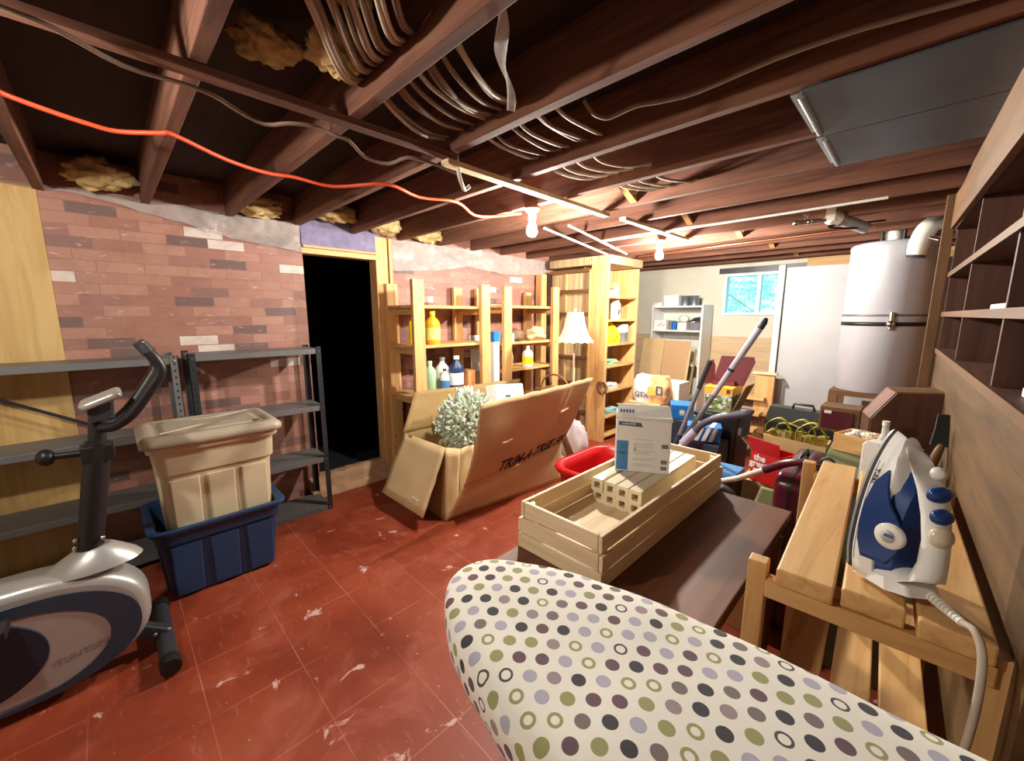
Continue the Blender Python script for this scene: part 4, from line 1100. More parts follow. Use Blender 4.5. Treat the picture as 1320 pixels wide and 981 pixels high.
m = MB(); m.loft([[(a, b, c) for a, b, c in ((.01,.0,-.052),(.01,.0,.052),(.075,.0,.046),(.105,.004,.028),(.105,.004,-.028),(.075,.0,-.046))],[(a, b, c) for a, b, c in ((.012,.016,-.052),(.012,.016,.052),(.07,.022,.044),(.098,.02,.027),(.098,.02,-.027),(.07,.022,-.044))]],0,False,True,FI)
m.build('heel', M['white'], t, bevel=.004)
FS = FI @ frame((0,0,-.0455), (1,0,0), (0,1,0))
def flank(v, push=.0):
    a, b = v.x, v.y; w = HW*og(b)*(.985-.32*max(0, a-.02)/.04)
    return Vector((a, b, w+push+v.z))
cr = [(.040,.216),(.026,.19),(.021,.15),(.020,.11),(.022,.075),(.030,.042),(.062,.042),(.078,.075),(.080,.110),(.068,.135),(.056,.155),(.047,.185)]
q = []
for i in range(len(cr)):
    a_, c_ = Vector((*cr[i],0)), Vector((*cr[(i+1)%len(cr)],0))
    for k in range(5): q.append((a_.lerp(c_, k/5).x, a_.lerp(c_, k/5).y))
m = MB(); m.shape([q], .004, 0, 0, FI, flank); m.build('side_window', M['iron_blue'], t)
FD = FI @ Matrix.Translation(flank(Vector((.066,.098,0)), .002)) @ Matrix.Rotation(.35, 4, 'Y')
m = MB(); m.lathe([(.0235,-.004),(.0235,.003),(.021,.006),(1e-6,.0065)], 26, 0, FD); d_ = m.build('dial', M['offwhite'], t)
m = MB(); m.lathe([(.0125,.0),(.012,.0072),(1e-6,.0074)], 18, 0, FD); m.build('dial_mark', M['print_grey'], d_)
m = MB(); m.shape([[(-.006,-.002),(.009,-.002),(.009,.004),(-.004,.004)]], .002, 0, 0, FD @ Matrix.Translation((0,.001,.0075))); m.build('dial_pointer', M['label_navy'], d_)
for b_, r_ in ((.194,.021),(.158,.019)):
    m = MB(); m.ball((0,0,0), (.0115,r_*.78,r_*.98), 0, FI @ Matrix.Translation((.119 if b_ < .18 else .111, b_, .004)) @ Matrix.Rotation(-.35 if b_ > .18 else -.1, 4, 'Z')); m.build('steam_button', M['iron_blue'], t)
m = MB(); m.ball((0,0,0), (.012,.012,.012), 0, FI @ Matrix.Translation((.096,.228,-.004))); m.build('spray_nozzle', M['offwhite'], t)
m = MB(); m.ball((0,0,0), (.013,.02,.0195), 0, FI @ Matrix.Translation((.122,.124,.004))); m.build('clear_cap', plain('clear_cap', srgb(214,204,180), .15), t)
def tf(v):
    b = .198-v.x; a = .0145+.10*max(0, v.x)*.0+v.y*.8+.0035
    return flank(Vector((a+.004, b, 0)), .0012+v.z)
m = MB(); m.text('T-FAL', .0125, FI, 0, .0003, 0, .0004, fn=tf); m.build('lettering', M['dark'], t)
m = MB(); m.tube([FI @ flank(Vector((.0185-.000*k, .03+k*.02, 0)), .0003) for k in range(11)], .0006, 5); m.build('seam', M['grey'], t)
cp = [FI @ Vector(p) for p in ((.085,.004,-.012),(.092,-.004,-.030))]
m = MB(); base = FI @ Vector((.078,.010,-.018))
pts = [base+Vector((.0,-.0,0)), base+Vector((.012,-.018,.0)), base+Vector((.028,-.046,.0)), base+Vector((.046,-.085,.006))]
m.tube(pts, [.0095,.0085,.0075,.0065], 10, 0, True, 6)
for k in range(10):
    p = pts[0].lerp(pts[3], .12+k*.085); p2 = pts[0].lerp(pts[3], .15+k*.085); m.tube([p, p2], .0098-.0003*k, 10)
m.build('strain_relief', M['offwhite'], t)
e = pts[-1]
m = MB(); m.tube([e, e+Vector((.012,-.022,.004)), e+Vector((.022,-.038,-.03)), e+Vector((.024,-.045,-.12)), e+Vector((.018,-.045,-.26)), e+Vector((.012,-.04,-.5)), Vector((.02,.86,.02)), Vector((.0,.92,.008))], .0055, 8, 0, True, 6)
m.build('power_cord', M['cable_w'], t)

# ------------------------------------------------------------------ green trunk with things on it
t = thing('green_trunk', 'dull green metal trunk standing behind the slatted bench', 'trunk', (-.09,2.35,0))
RT = rz(YW, (-.08,1.9,0))
m = MB(); m.box(-.135,.175,0,.86,0,.71,0,RT); m.build('body', M['green'], t, bevel=.006)
m = MB(); m.box(-.14,.18,-.005,.865,.712,.795,0,RT); m.build('lid', M['green'], t, bevel=.006)
for x in (-.02,): 
    m = MB(); m.box(x-.02,x+.02,-.012,-.004,.66,.76,0,RT); m.build('clasp', M['steel'], t)
t = thing('wooden_box', 'small open wooden box of white scraps on the green trunk', 'box', (-.17,2.32,.796))
RW = rz(YW-.35, (-.225,2.285,.796))
for a_ in ((0,.125,0,.01),(0,.125,.15,.16),(0,.01,.01,.15),(.115,.125,.01,.15)):
    m = MB(); m.box(a_[0],a_[1],a_[2],a_[3],0,.078,0,RW); m.build('side_board', M['pine_x'], t, bevel=.002)
m = MB(); m.box(.01,.115,.01,.15,0,.05,0,RW); m.build('bottom', M['pine_x'], t)
for i in range(9):
    rr_ = random.Random(i); c = RW @ Vector((rr_.uniform(.025,.1), rr_.uniform(.03,.13), .066))
    o = blob(tuple(c), (.018,.016,.016), i*2.2, M['paper'], 'paper_scrap', 'crumpled white scrap in the small wooden box', 'scrap', .35); o['group'] = 'white scraps in the wooden box'
# clear jar / fixture standing next to it
t = thing('glass_jar', 'small clear glass jar with narrow neck beside the wooden box of scraps', 'jar', (-.058,2.30,.796))
tg3 = NT('clear_glass'); tg3.p(Base_Color=(.95,.95,.92,1), Roughness=.05, Alpha=.55)
m = MB(); m.lathe([(.022,0),(.026,.02),(.025,.07),(.012,.1),(.011,.14)], 16, 0, Matrix.Translation((-.058,2.30,.796))); m.build('body', tg3.m, t)
m = MB(); m.cyl((-.058,2.30,.936),(-.058,2.30,.955),.013,12); m.build('cap', M['offwhite'], t)
# brown chamfered cabinet
t = thing('wooden_cabinet', 'dark brown wooden bin with slanted corner on the green trunk', 'bin', (-.02,2.5,.796))
FC = frame((-.115,2.43,.796), (.97,.24,0), (0,0,1))
P = [(0,0),(0,.135),(.075,.262),(.235,.272),(.235,0)]
m = MB(); m.shape([P], .010, .001, 0, FC); m.build('side_panel', M['red_z'], t)
m = MB(); m.shape([P], .010, .001, 0, FC @ Matrix.Translation((0,0,-.17))); m.build('side_panel', M['red_z'], t)
for a_, c_, mm in (((0,0),(0,.135),'red_z'),((.075,.262),(.235,.272),'olive_x'),((0,.135),(.075,.262),'brown_z'),((.235,0),(.235,.272),'red_z'),((0,.004),(.235,.004),'red_x')):
    m = MB(); m.slab(*[FC @ Vector(p) for p in ((*a_,-.005),(*c_,-.005),(*c_,-.165),(*a_,-.165))], .008); m.build('board', M[mm], t)
# maroon drawer box behind
t = thing('drawer_box', 'maroon fronted wooden drawer box behind the small wooden box on the trunk', 'box', (-.25,2.68,.796))
m = MB(); m.box(-.33,-.165,2.64,2.79,.797,.925); m.build('case', M['olive_x'], t, bevel=.003)
m = MB(); m.box(-.32,-.19,2.632,2.641,.815,.905); m.build('drawer_front', M['burgundy'], t, bevel=.002)
m = MB(); m.box(-.31,-.28,2.628,2.634,.892,.907); m.build('label_holder', M['paper'], t)
# dark lidded case
t = thing('dark_case', 'flat dark case with tan sides behind the white box on the trunk', 'case', (-.01,2.16,.796))
RD = rz(-.35, (-.06,2.12,.796))
m = MB(); m.box(0,.11,0,.14,0,.055,0,RD); m.build('body', M['card'], t, bevel=.002)
m = MB(); m.box(-.003,.108,-.004,.143,.03,.07,0,RD); m.build('lid', M['dark'], t, bevel=.006)
m = MB(); RV = rz(-.3, (-.105,1.925,.796)); m.loft([[(x, y, z) for x, y, z in ((0,0,0),(.15,0,0),(.15,.055,0),(0,.055,0))],[(0,0,.135),(.15,0,.135),(.15,.055,.135),(0,.055,.135)],[(.012,.0,.15),(.15,0,.15),(.15,.055,.15),(.012,.055,.15)]],0,False,True,RV)
t = thing('white_plastic_box', 'plain white plastic box behind the iron at the front of the trunk', 'box', (-.03,1.93,.796))
m.build('body', M['white'], t, bevel=.005)
m = MB(); m.box(.05,.08,-.002,.01,.138,.146,0,RV); m.build('slot', M['dark'], t)
t = thing('paint_brush', 'brush with pale handle and dark bristles propped against the plank half wall', 'brush', (.075,2.0,.8))
m = MB(); m.tube([(.065,1.945,.815),(.09,2.06,.90),(.1,2.1,.93)], [.012,.014,.011], 10); m.build('handle', M['olive_y'], t)
m = MB(); m.loft([[(.1+a*.03,2.1+c*.008,.93) for a,c in ((-1,-1),(1,-1),(1,1),(-1,1))],[(.113+a*.035,2.15+c*.010,.985) for a,c in ((-1,-1),(1,-1),(1,1),(-1,1))],[(.12+a*.038,2.2+c*.006,1.03) for a,c in ((-1,-1),(1,-1),(1,1),(-1,1))]],0,False); m.build('bristles', M['black'], t, bevel=.003)

# ------------------------------------------------------------------ clutter between the table and the trunk
t = thing('suitcase', 'burgundy suitcase standing upright against the green trunk', 'suitcase', (-.31,2.2,0))
m = MB(); m.shape([rrect(0,0,.27,.362,.06)], .115, .02, 0, frame((-.315,2.23,.366),(0,1,0),(0,0,1)), None, True); m.build('shell', M['burgundy'], t)
m = MB(); m.tube([(-.315,2.12,.735),(-.315,2.14,.765),(-.315,2.3,.765),(-.315,2.32,.735)], .009, 8); m.build('handle', M['black'], t)
m = MB(); m.shape([rrect(0,0,.274,.364,.06), rrect(0,0,.262,.354,.05)[::-1]], .012, 0, 0, frame((-.315,2.23,.366),(0,1,0),(0,0,1))); m.build('zip_band', M['black'], t)
m = MB(); m.box(-.60,-.385,1.86,2.12,0,.33)
tag(m.build('brown_carton', M['card'], loc=(-.5,2.0,0), bevel=.004), 'plain brown carton on the floor under the canister vacuum', 'carton', 'brown cartons behind the table')
# vacuum
t = thing('canister_vacuum', 'burgundy canister vacuum with black top lying behind the brown table', 'vacuum cleaner', (-.53,2.0,.335))
m = MB()
def vr(y, w, h, zc): return [(-.52+w*math.copysign(abs(math.cos(a))**.8, math.cos(a)), y, zc+h*math.copysign(abs(math.sin(a))**.8, math.sin(a))) for a in [2*PI*i/24 for i in range(24)]]
FV = rz(-PI/2+.12, (-.60,1.98,0)) @ Matrix.Translation((.52,-1.98,0))
m.loft([vr(y, w, h, .335+h) for y, w, h in ((1.785,.03,.03),(1.795,.07,.07),(1.83,.10,.098),(1.92,.115,.108),(2.05,.115,.105),(2.15,.105,.095),(2.19,.07,.07),(2.2,.03,.04))], 0, True, True, FV)
m.build('shell', M['burgundy'], t)
m = MB(); m.ball((-.64,2.03,.53),(.11,.10,.055)); m.build('top_cover', M['black'], t)
for c_, r_ in (((-.66,1.99,.577),.03),((-.605,2.02,.577),.026),((-.66,2.06,.573),.02)):
    m = MB(); m.lathe([(r_,-.01),(r_,.004),(r_*.6,.008),(1e-6,.009)], 16, 0, Matrix.Translation(c_)); m.build('dial', M['grey'], t)
t = thing('vacuum_wand', 'vacuum wand with white tube, burgundy grip and loop, resting across the vacuum', 'vacuum wand', (-.4,1.95,.7))
m = MB(); m.tube([(-.60,1.99,.615),(-.52,1.985,.655),(-.405,1.975,.735)], [.0115,.0125,.013], 12); m.build('tube', M['offwhite'], t)
m = MB(); m.tube([(-.415,1.976,.728),(-.35,1.965,.775),(-.30,1.955,.80),(-.25,1.945,.812),(-.215,1.94,.816)], [.0165,.017,.0155,.0135,.011], 12, 0, True, 4); m.build('grip', M['burgundy'], t)
m = MB(); m.tube([(-.197+.022*math.cos(a), 1.938, .826+.02*math.sin(a)) for a in [2*PI*i/18 for i in range(19)]], .005, 7); m.build('loop', M['dark'], t)
m = MB(); m.loft([[(-.49,2.16,0),(-.40,2.16,0),(-.40,2.25,0),(-.49,2.25,0)],[(-.495,2.15,.45),(-.39,2.15,.45),(-.39,2.26,.45),(-.495,2.26,.45)],[(-.47,2.19,.56),(-.40,2.19,.56),(-.40,2.22,.56),(-.47,2.22,.56)]],0,False)
tag(m.build('canvas_bag', plain('olive_canvas', srgb(132,138,92), .85, var=.15, scale=20), loc=(-.42,2.2,0), bevel=.02), 'slim olive canvas bag between the vacuum and the burgundy suitcase', 'bag')
# red carton on a brown carton
m = MB(); m.box(-.645,-.43,2.5,2.72,0,.47)
tag(m.build('brown_carton', M['card'], loc=(-.54,2.6,0), bevel=.004), 'plain brown carton on the floor under the red carton', 'carton', 'brown cartons behind the table')
t = thing('red_carton', 'open red carton with white lettering, near the burgundy suitcase', 'carton', (-.53,2.6,.472))
RR = rz(-.35, (-.60,2.52,.472))
for nm, a_ in (('front',(0,.16,0,.005)),('back',(0,.16,.15,.155)),('side',(0,.005,.005,.15)),('side',(.155,.16,.005,.15)),('bottom',(.005,.155,.005,.15))):
    m = MB(); m.box(*a_, 0, .006 if nm == 'bottom' else .17, 0, RR); m.build(nm+'_panel', M['redcard'], t)
m = MB(); m.slab(*[RR @ Vector(p) for p in ((0,.0,.17),(.16,0,.17),(.165,-.03,.25),(-.01,-.035,.26))], .004); m.build('front_flap', M['redcard'], t)
m = MB(); m.slab(*[RR @ Vector(p) for p in ((0,.0,.17),(0,.15,.17),(-.07,.14,.24),(-.06,-.01,.23))], .004); m.build('side_flap', M['card_in'], t)
FRt = RR @ frame((.05,-.0012,.105),(1,0,0),(0,0,1))
m = MB()
for i, s_ in enumerate(('the','great','go')): m.text(s_, .05, FRt @ Matrix.Translation((-.004*i,.033-.036*i,0)), 0, .0004, 0, .002)
m.build('lettering', M['paper'], t)
m = MB(); m.tube([RR @ Vector(p) for p in ((.02,-.002,.2),(.02,-.003,.225),(.02,-.003,.21),(.06,-.004,.212))], .002, 5); m.box(.03,.07,-.003,-.002,.2,.203,0,RR); m.build('print', M['ink'], t)
# tan bag with olive straps
t = thing('paper_bag', 'tan bag full of coiled olive yellow webbing straps, behind the red carton', 'bag', (-.44,2.86,0))
m = MB(); m.loft([[(-.60,2.80,0),(-.31,2.80,0),(-.31,2.98,0),(-.60,2.98,0)],[(-.61,2.79,.68),(-.30,2.79,.66),(-.30,2.99,.66),(-.61,2.99,.68)],[(-.60,2.80,.68),(-.31,2.80,.66),(-.31,2.98,.66),(-.60,2.98,.68)],[(-.59,2.81,.55),(-.32,2.81,.55),(-.32,2.97,.55),(-.59,2.97,.55)]],0,False)
m.build('body', M['canvas'], t)
def strap(m, P, w):
    P = [Vector(p) for p in P]; Q = []
    for i in range(1, len(P)-2):
        for k in range(8):
            s_ = k/8; a, b_, c_, d_ = P[i-1:i+3]
            Q.append(.5*((2*b_)+(c_-a)*s_+(2*a-5*b_+4*c_-d_)*s_*s_+(3*b_-a-3*c_+d_)*s_**3))
    V = []; F = []
    for i, p in enumerate(Q):
        V += [p+Vector((0,-w/2,0)), p+Vector((0,w/2,0))]
        if i: F.append((2*i-2, 2*i-1, 2*i+1, 2*i))
    m.add(V, F, 0, True)
for i in range(5):
    rr_ = random.Random(20+i); cx = -.56+.055*i; y = 2.84+.02*(i % 3)
    m = MB(); strap(m, [(cx-.10,y,.60),(cx-.06,y,.66),(cx-.05,y,.735),(cx+.02,y,.765+rr_.uniform(-.02,.02)),(cx+.08,y,.72),(cx+.07,y,.64),(cx,y,.62),(cx-.03,y,.69),(cx+.05,y,.70),(cx+.1,y,.6)], .042)
    m.build('strap', M['foil'], t, solid=.003)
# black case behind
t = thing('black_case', 'long black case standing upright in front of the white wall panel', 'case', (-.46,3.15,0))
FK = rz(-.12, (-.68,3.08,0))
m = MB(); m.loft([[(0,0,0),(.40,0,0),(.40,.12,0),(0,.12,0)],[(0,0,.70),(.40,0,.70),(.40,.12,.70),(0,.12,.70)],[(.02,.02,.80),(.385,.02,.80),(.385,.11,.80),(.02,.11,.80)]],0,False,True,FK); m.build('shell', M['black'], t, bevel=.008)
m = MB(); m.tube([FK @ Vector(p) for p in ((.14,.06,.8),(.15,.06,.83),(.25,.06,.83),(.26,.06,.8))], .008, 8); m.build('handle', M['black'], t)

# ------------------------------------------------------------------ black bin, shoe boxes, poles
t = thing('storage_bin', 'tall black plastic bin behind the crate, under the leafy carton', 'bin', (-.92,3.05,0))
m = MB(); m.loft([[(x, y, 0) for x, y in rrect(-.93,3.08,.115,.16,.03)],[(x, y, .70) for x, y in rrect(-.93,3.08,.14,.18,.03)],[(x, y, .70) for x, y in rrect(-.93,3.08,.15,.19,.03)],[(x, y, .722) for x, y in rrect(-.93,3.08,.15,.19,.03)]],0,False); m.build('body', M['black'], t)
m = MB(); m.box(-.80,-.775,2.93,2.98,.60,.65); m.build('badge', M['grey'], t)
t = thing('leafy_carton', 'carton with yellow top band and green leaf print on the black bin', 'carton', (-.93,3.05,.722))
m = MB(); m.box(-1.04,-.86,2.98,3.2,.724,.90); m.build('box', M['offwhite'], t, bevel=.003)
tl = NT('leaf_print'); vo = tl.n('ShaderNodeTexVoronoi', i_Vector=tl.co(), i_Scale=60).outputs['Color']
tl.p(Base_Color=tl.ramp(tl.n('ShaderNodeSeparateXYZ', i_0=vo).outputs[0], [(0, srgb(70,110,50)), (.3, srgb(130,160,90)), (.55, srgb(222,224,206)), (.8, srgb(150,110,110))], 'CONSTANT'), Roughness=.6)
m = MB(); m.box(-1.035,-.862,2.978,2.981,.73,.845); m.box(-.861,-.858,2.99,3.19,.73,.845); m.build('leaf_panel', tl.m, t)
m = MB(); m.box(-1.042,-.858,2.976,3.202,.855,.903); m.build('top_band', plain('amber_band', srgb(246,190,60), .5), t)
m = MB(); m.box(-.895,-.872,2.974,2.977,.865,.893); m.build('print', M['burgundy_card'], t)
m = MB(); m.slab((-.855,2.99,.74),(-.855,3.19,.74),(-.79,3.22,.92),(-.79,3.02,.92),.005); m.build('side_flap', M['card_in'], t)
t = thing('burgundy_carton', 'dark red carton standing open on the leafy carton', 'carton', (-.95,3.15,.905))
m = MB(); m.shape([[(0,0),(.20,0),(.255,.17),(.245,.205),(.04,.205),(.0,.02)]], .006, .001, 0, frame((-1.03,3.10,.907),(1,.12,0),(0,.12,1))); m.build('lid_panel', M['burgundy_card'], t)
m = MB(); m.shape([[(0,0),(.09,0),(.09,.13),(.075,.175),(.05,.165),(.02,.04)]], .006, .001, 0, frame((-1.10,3.06,.907),(1,.5,0),(0,.1,1))); m.build('side_panel', M['burgundy_card'], t)
m = MB(); m.box(-1.03,-.88,3.08,3.17,.904,.935); m.build('tray', M['burgundy_card'], t)
TREF = []
def shoe_box(F, w, d, h, lab, striped):
    t = thing('shoe_box', lab, 'shoe box', F.translation, 'blue shoe boxes')
    m = MB(); m.box(0,w,0,d,0,h*.72,0,F); m.build('body', M['blue'], t, bevel=.002)
    m = MB(); m.box(-.003,w+.003,-.003,d+.003,h*.60,h,0,F); l = m.build('lid', M['blue'], t, bevel=.002)
    FF = F @ frame((w/2,-.004,h*.5),(1,0,0),(0,0,1))
    m = MB()
    if striped:
        for k in range(3): m.shape([[(-.055+.042*k,-h*.46),(-.031+.042*k,-h*.46),(.0+.042*k,h*.46),(-.024+.042*k,h*.46)]], .002, 0, 0, FF)
        FT = F @ frame((w/2,d/2,h+.001),(1,0,0),(0,1,0))
        for k in range(3): m.shape([[(-.06+.045*k,-d*.47),(-.035+.045*k,-d*.47),(-.01+.045*k,d*.47),(-.035+.045*k,d*.47)]], .002, 0, 0, FT)
        m.build('stripes', M['paper'], t)
    else:
        for a_ in (-.75, 0, .75):
            P = []
            for i in range(17):
                s_ = i/16*2-1; wd = .0125*(1-s_*s_)**.8; P.append((s_, wd))
            L = .024
            q = [((.002+.5*L+.5*L*s_), wd) for s_, wd in P]+[((.002+.5*L+.5*L*s_), -wd) for s_, wd in P[::-1][1:-1]]
            R2 = Matrix.Rotation(PI/2-a_, 4, 'Z'); m.shape([q], .002, 0, 0, FF @ Matrix.Translation((.0,-.004,0)) @ R2)
        m.shape([[(-.02,-.012),(.02,-.012),(.014,-.003),(-.014,-.003)]], .002, 0, 0, FF)
        m.text('adidas', .015, FF @ Matrix.Translation((0,-.02,.0004)), 0, .0004, 0, .0003)
        m.build('emblem', M['paper'], t)
    return t
m = MB(); m.box(-1.44,-1.17,3.22,3.46,0,.555)
tag(m.build('plastic_crate', M['slate'], loc=(-1.3,3.34,0), bevel=.006), 'dark blue plastic crate on the floor under the trefoil shoe box', 'crate')
shoe_box(rz(.45, (-1.375,3.22,.557)), .165, .2, .115, 'blue shoe box with white trefoil emblem, behind the white carton', False)
m = MB(); m.box(-1.10,-.82,2.66,2.86,0,.575)
tag(m.build('brown_carton', M['slate'], loc=(-.96,2.76,0), bevel=.005), 'dark blue carton on the floor under the striped shoe box', 'carton')
shoe_box(rz(.35, (-1.02,2.66,.578)) @ Matrix.Rotation(.0, 4, 'Y'), .2, .14, .10, 'blue shoe box with three white stripes, behind the crossing poles', True)
m = MB(); m.box(-.99,-.88,2.28,2.42,0,.54)
tag(m.build('orange_carton', M['orange'], loc=(-.93,2.35,0), bevel=.003), 'orange carton peeking over the far end of the crate', 'carton')
t = thing('lidded_box', 'black box with light blue lid just past the far corner of the crate', 'box', (-.68,2.37,0))
m = MB(); m.box(-.74,-.62,2.27,2.475,0,.52); m.build('body', M['black'], t, bevel=.004)
m = MB(); m.box(-.745,-.615,2.265,2.48,.522,.545); m.build('lid', M['label_blue'], t, bevel=.004)

def at(p, q, k): return tuple(a*(1-k)+b_*k for a, b_ in zip(p, q))
t = thing('telescopic_pole', 'long grey telescopic pole with pale grip, taller of the two leaning poles', 'pole', (-1.30,2.61,0))
p0, p1 = (-1.33,2.63,0), (-.611,2.6,1.383)
m = MB(); m.tube([at(p0,p1,0), at(p0,p1,.72)], .0145, 12); m.build('shaft', M['grey'], t)
m = MB(); m.tube([at(p0,p1,.78), at(p0,p1,.96)], [.018,.0195], 14); m.tube([at(p0,p1,.66), at(p0,p1,.78)], .0165, 12); m.build('grip', plain('pale_grip', srgb(176,176,192), .4), t)
m = MB(); m.tube([at(p0,p1,.96), at(p0,p1,.985), at(p0,p1,1.0)], [.0205,.0195,.010], 14); m.build('end_cap', M['slate'], t)
m = MB(); m.tube([at(p0,p1,.775), at(p0,p1,.785)], .0195, 14); m.build('collar', M['slate'], t)
t = thing('vacuum_pole', 'grey pole with black grip, shorter of the two leaning poles', 'pole', (-1.25,2.55,0))
p0, p1 = (-1.22,2.56,0), (-.885,2.59,1.125)
m = MB(); m.tube([at(p0,p1,0), at(p0,p1,.86)], .0135, 12); m.build('shaft', M['grey'], t)
m = MB(); m.tube([at(p0,p1,.84), at(p0,p1,1)], .0155, 12); m.build('grip', M['dark'], t)
m = MB(); m.tube([at(p0,p1,.44), at(p0,p1,.56)], .018, 12); m.build('coupling', M['slate'], t)
t = thing('vacuum_hose_handle', 'curved purple grey vacuum hose handle with pale sleeve beside the poles', 'vacuum wand', (-.9,2.5,.6))
m = MB(); m.tube([(-1.03,2.44,.50),(-.945,2.46,.64)], [.0155,.0165], 12); m.build('tube', M['offwhite'], t)
m = MB(); m.tube([(-.965,2.455,.61),(-.90,2.47,.70)], [.024,.026], 14); m.build('sleeve', plain('lilac_sleeve', srgb(176,176,204), .4), t)
m = MB(); m.tube([(-.905,2.47,.69),(-.87,2.48,.745),(-.80,2.49,.795),(-.72,2.5,.825),(-.64,2.51,.85),(-.615,2.512,.855)], [.0215,.0215,.021,.023,.0255,.016], 14, 0, True, 4); m.build('handle', plain('purple_grey', srgb(84,80,96), .4), t)
m = MB(); m.tube([(-1.06,2.42,.2),(-1.04,2.43,.38),(-1.03,2.44,.51)], [.02,.02,.02], 12); m.build('hose', M['dark'], t)
# ------------------------------------------------------------------ water heater corner
t = thing('water_heater', 'tall pale grey water heater strapped in the far right corner', 'water heater', (-.225,4.5,.78))
HX, HY, HR = -.225, 4.5, .262
TH = Matrix.Translation((HX,HY,0))
M['heater'] = plain('heater_enamel', srgb(186,186,194), .33, .12, var=.03)
m = MB(); m.lathe([(HR-.01,.78),(HR,.79),(HR,1.93)], 48, 0, TH); m.build('tank', M['heater'], t)
m = MB(); m.lathe([(HR+.003,1.915),(HR+.003,1.945),(HR-.01,1.957),(1e-6,1.965)], 48, 0, TH); m.build('top_cap', M['heater'], t)
m = MB(); m.lathe([(HR+.002,1.315),(HR+.005,1.315),(HR+.005,1.345),(HR+.002,1.345)], 48, 0, TH); m.build('strap', M['black'], t)
m = MB(); m.lathe([(HR+.004,1.39),(HR+.006,1.392),(HR+.006,1.403),(HR+.004,1.405)], 48, 0, TH); m.build('cable_strap', M['steel'], t)
m = MB(); a = -1.35; p = Vector((HX+HR*math.cos(a), HY+HR*math.sin(a), 1.36))
m.tube([p+Vector((0,-.012,.06)), p+Vector((0,-.016,-.07))], .018, 12); m.ball(p+Vector((0,-.018,-.03)), .028); m.build('turnbuckle', M['chrome'], t)
m = MB(); m.tube([(HX+.0,HY-.06,1.95),(HX+.0,HY-.06,2.08)], .05, 16); m.build('flue', M['offwhite'], t)
for dx_ in (-.07,.057):
    m = MB(); m.tube([(HX+dx_,HY-.10,1.95),(HX+dx_,HY-.1,2.1)], .012, 8); m.build('pipe', M['cable_d'], t)
m = MB()
m.loft([[(-.19+s*.24,4.26+0*s,z) for s in (0,)]+[(x,y,z) for x,y in ((.04,4.26),(.04,4.74),(-.49,4.74),(-.49,4.26))] for z in (0,.775)][0:0] or [[(x,y,z) for x,y in ((-.49,4.25),(.04,4.25),(.04,4.75),(-.49,4.75))] for z in (.74,.778)], 0, False)
t2 = thing('heater_stand', 'wooden stand carrying the water heater', 'stand', (-.225,4.5,0))
m.build('platform', M['olive_x'], t2)
for x in (-.46,.01):
    for y in (4.28,4.72):
        m = MB(); m.box(x-.03,x+.03,y-.03,y+.03,0,.74); m.build('leg', M['olive_z'], t2)
# lagged elbow pipe in front of the heater
t = thing('vent_elbow', 'fat white lagged pipe elbow rising beside the top of the water heater', 'pipe', (-.08,4.16,1.85))
m = MB(); m.tube([(-.085,4.16,1.82),(-.078,4.16,1.90),(-.055,4.16,1.985),(-.02,4.18,2.03),(.05,4.24,2.06)], [.052,.058,.058,.056,.056], 18, 0, True, 5); m.build('lagging', M['offwhite'], t)
m = MB(); m.tube([(-.086,4.16,1.82),(-.088,4.16,1.808)], [.054,.05], 18); m.build('end_seal', M['dark'], t)
m = MB(); m.tube([(-.03,4.12,1.93),(.02,4.10,1.905)], .012, 10); m.build('valve', M['chrome'], t)
# pipes and canister under the joists
t = thing('hanging_filter', 'light blue grey canister slung under the joists near the heater', 'canister', (-.40,3.5,1.97))
m = MB(); m.tube([(-.46,3.46,2.02),(-.33,3.62,1.965)], .036, 16); m.build('canister', plain('pale_blue_metal', srgb(176,190,200), .35, .4), t)
m = MB(); m.tube([(-.50,3.42,2.03),(-.46,3.46,2.015)], .045, 16); m.box(-.52,-.47,3.39,3.43,2.0,2.08); m.build('bracket', M['offwhite'], t)
m = MB(); m.tube([(-.33,3.6,1.98),(-.40,3.5,1.955),(-.5,3.4,1.97),(-.25,3.75,2.02)], .007, 8, 0, True, 5); m.build('hose', M['black'], t)
t = thing('hanging_valve', 'silver pipe valve under the joists left of the slung canister', 'pipe valve', (-.6,3.35,2.0))
m = MB(); m.tube([(-.66,3.32,2.0),(-.52,3.40,2.01)], .014, 10); m.tube([(-.62,3.34,2.0),(-.615,3.345,2.05)], .008, 8); m.ball((-.665,3.317,2.0), .02); m.ball((-.6,3.353,2.004), .019); m.build('pipe', M['chrome'], t)
m = MB(); m.tube([(-.635,3.345,2.052),(-.60,3.345,2.052)], .006, 8); m.build('lever', M['galv'], t)
m = MB(); m.tube([(-2.2,4.1,2.015),(-1.2,3.98,2.012),(-.3,3.9,2.012)], .009, 8)
tag(m.build('hanging_pipe', M['copper'], loc=(-1.2,4,2.01)), 'thin copper pipe running under the far joists', 'pipe')
m = MB(); m.tube([(-2.0,3.05,2.012),(-1.0,3.02,2.01),(-.2,3.0,2.012)], .008, 8)
tag(m.build('hanging_conduit', M['offwhite'], loc=(-1,3.02,2.01)), 'pale conduit under the joists crossing the room just short of the farther bulb', 'conduit')
m = MB(); m.box(.1,.3,4.0,4.5,1.96,2.02)
tag(m.build('mounted_bracket', M['galv'], loc=(.2,4.2,1.96)), 'grey sheet bracket between the heater and the stud', 'bracket')
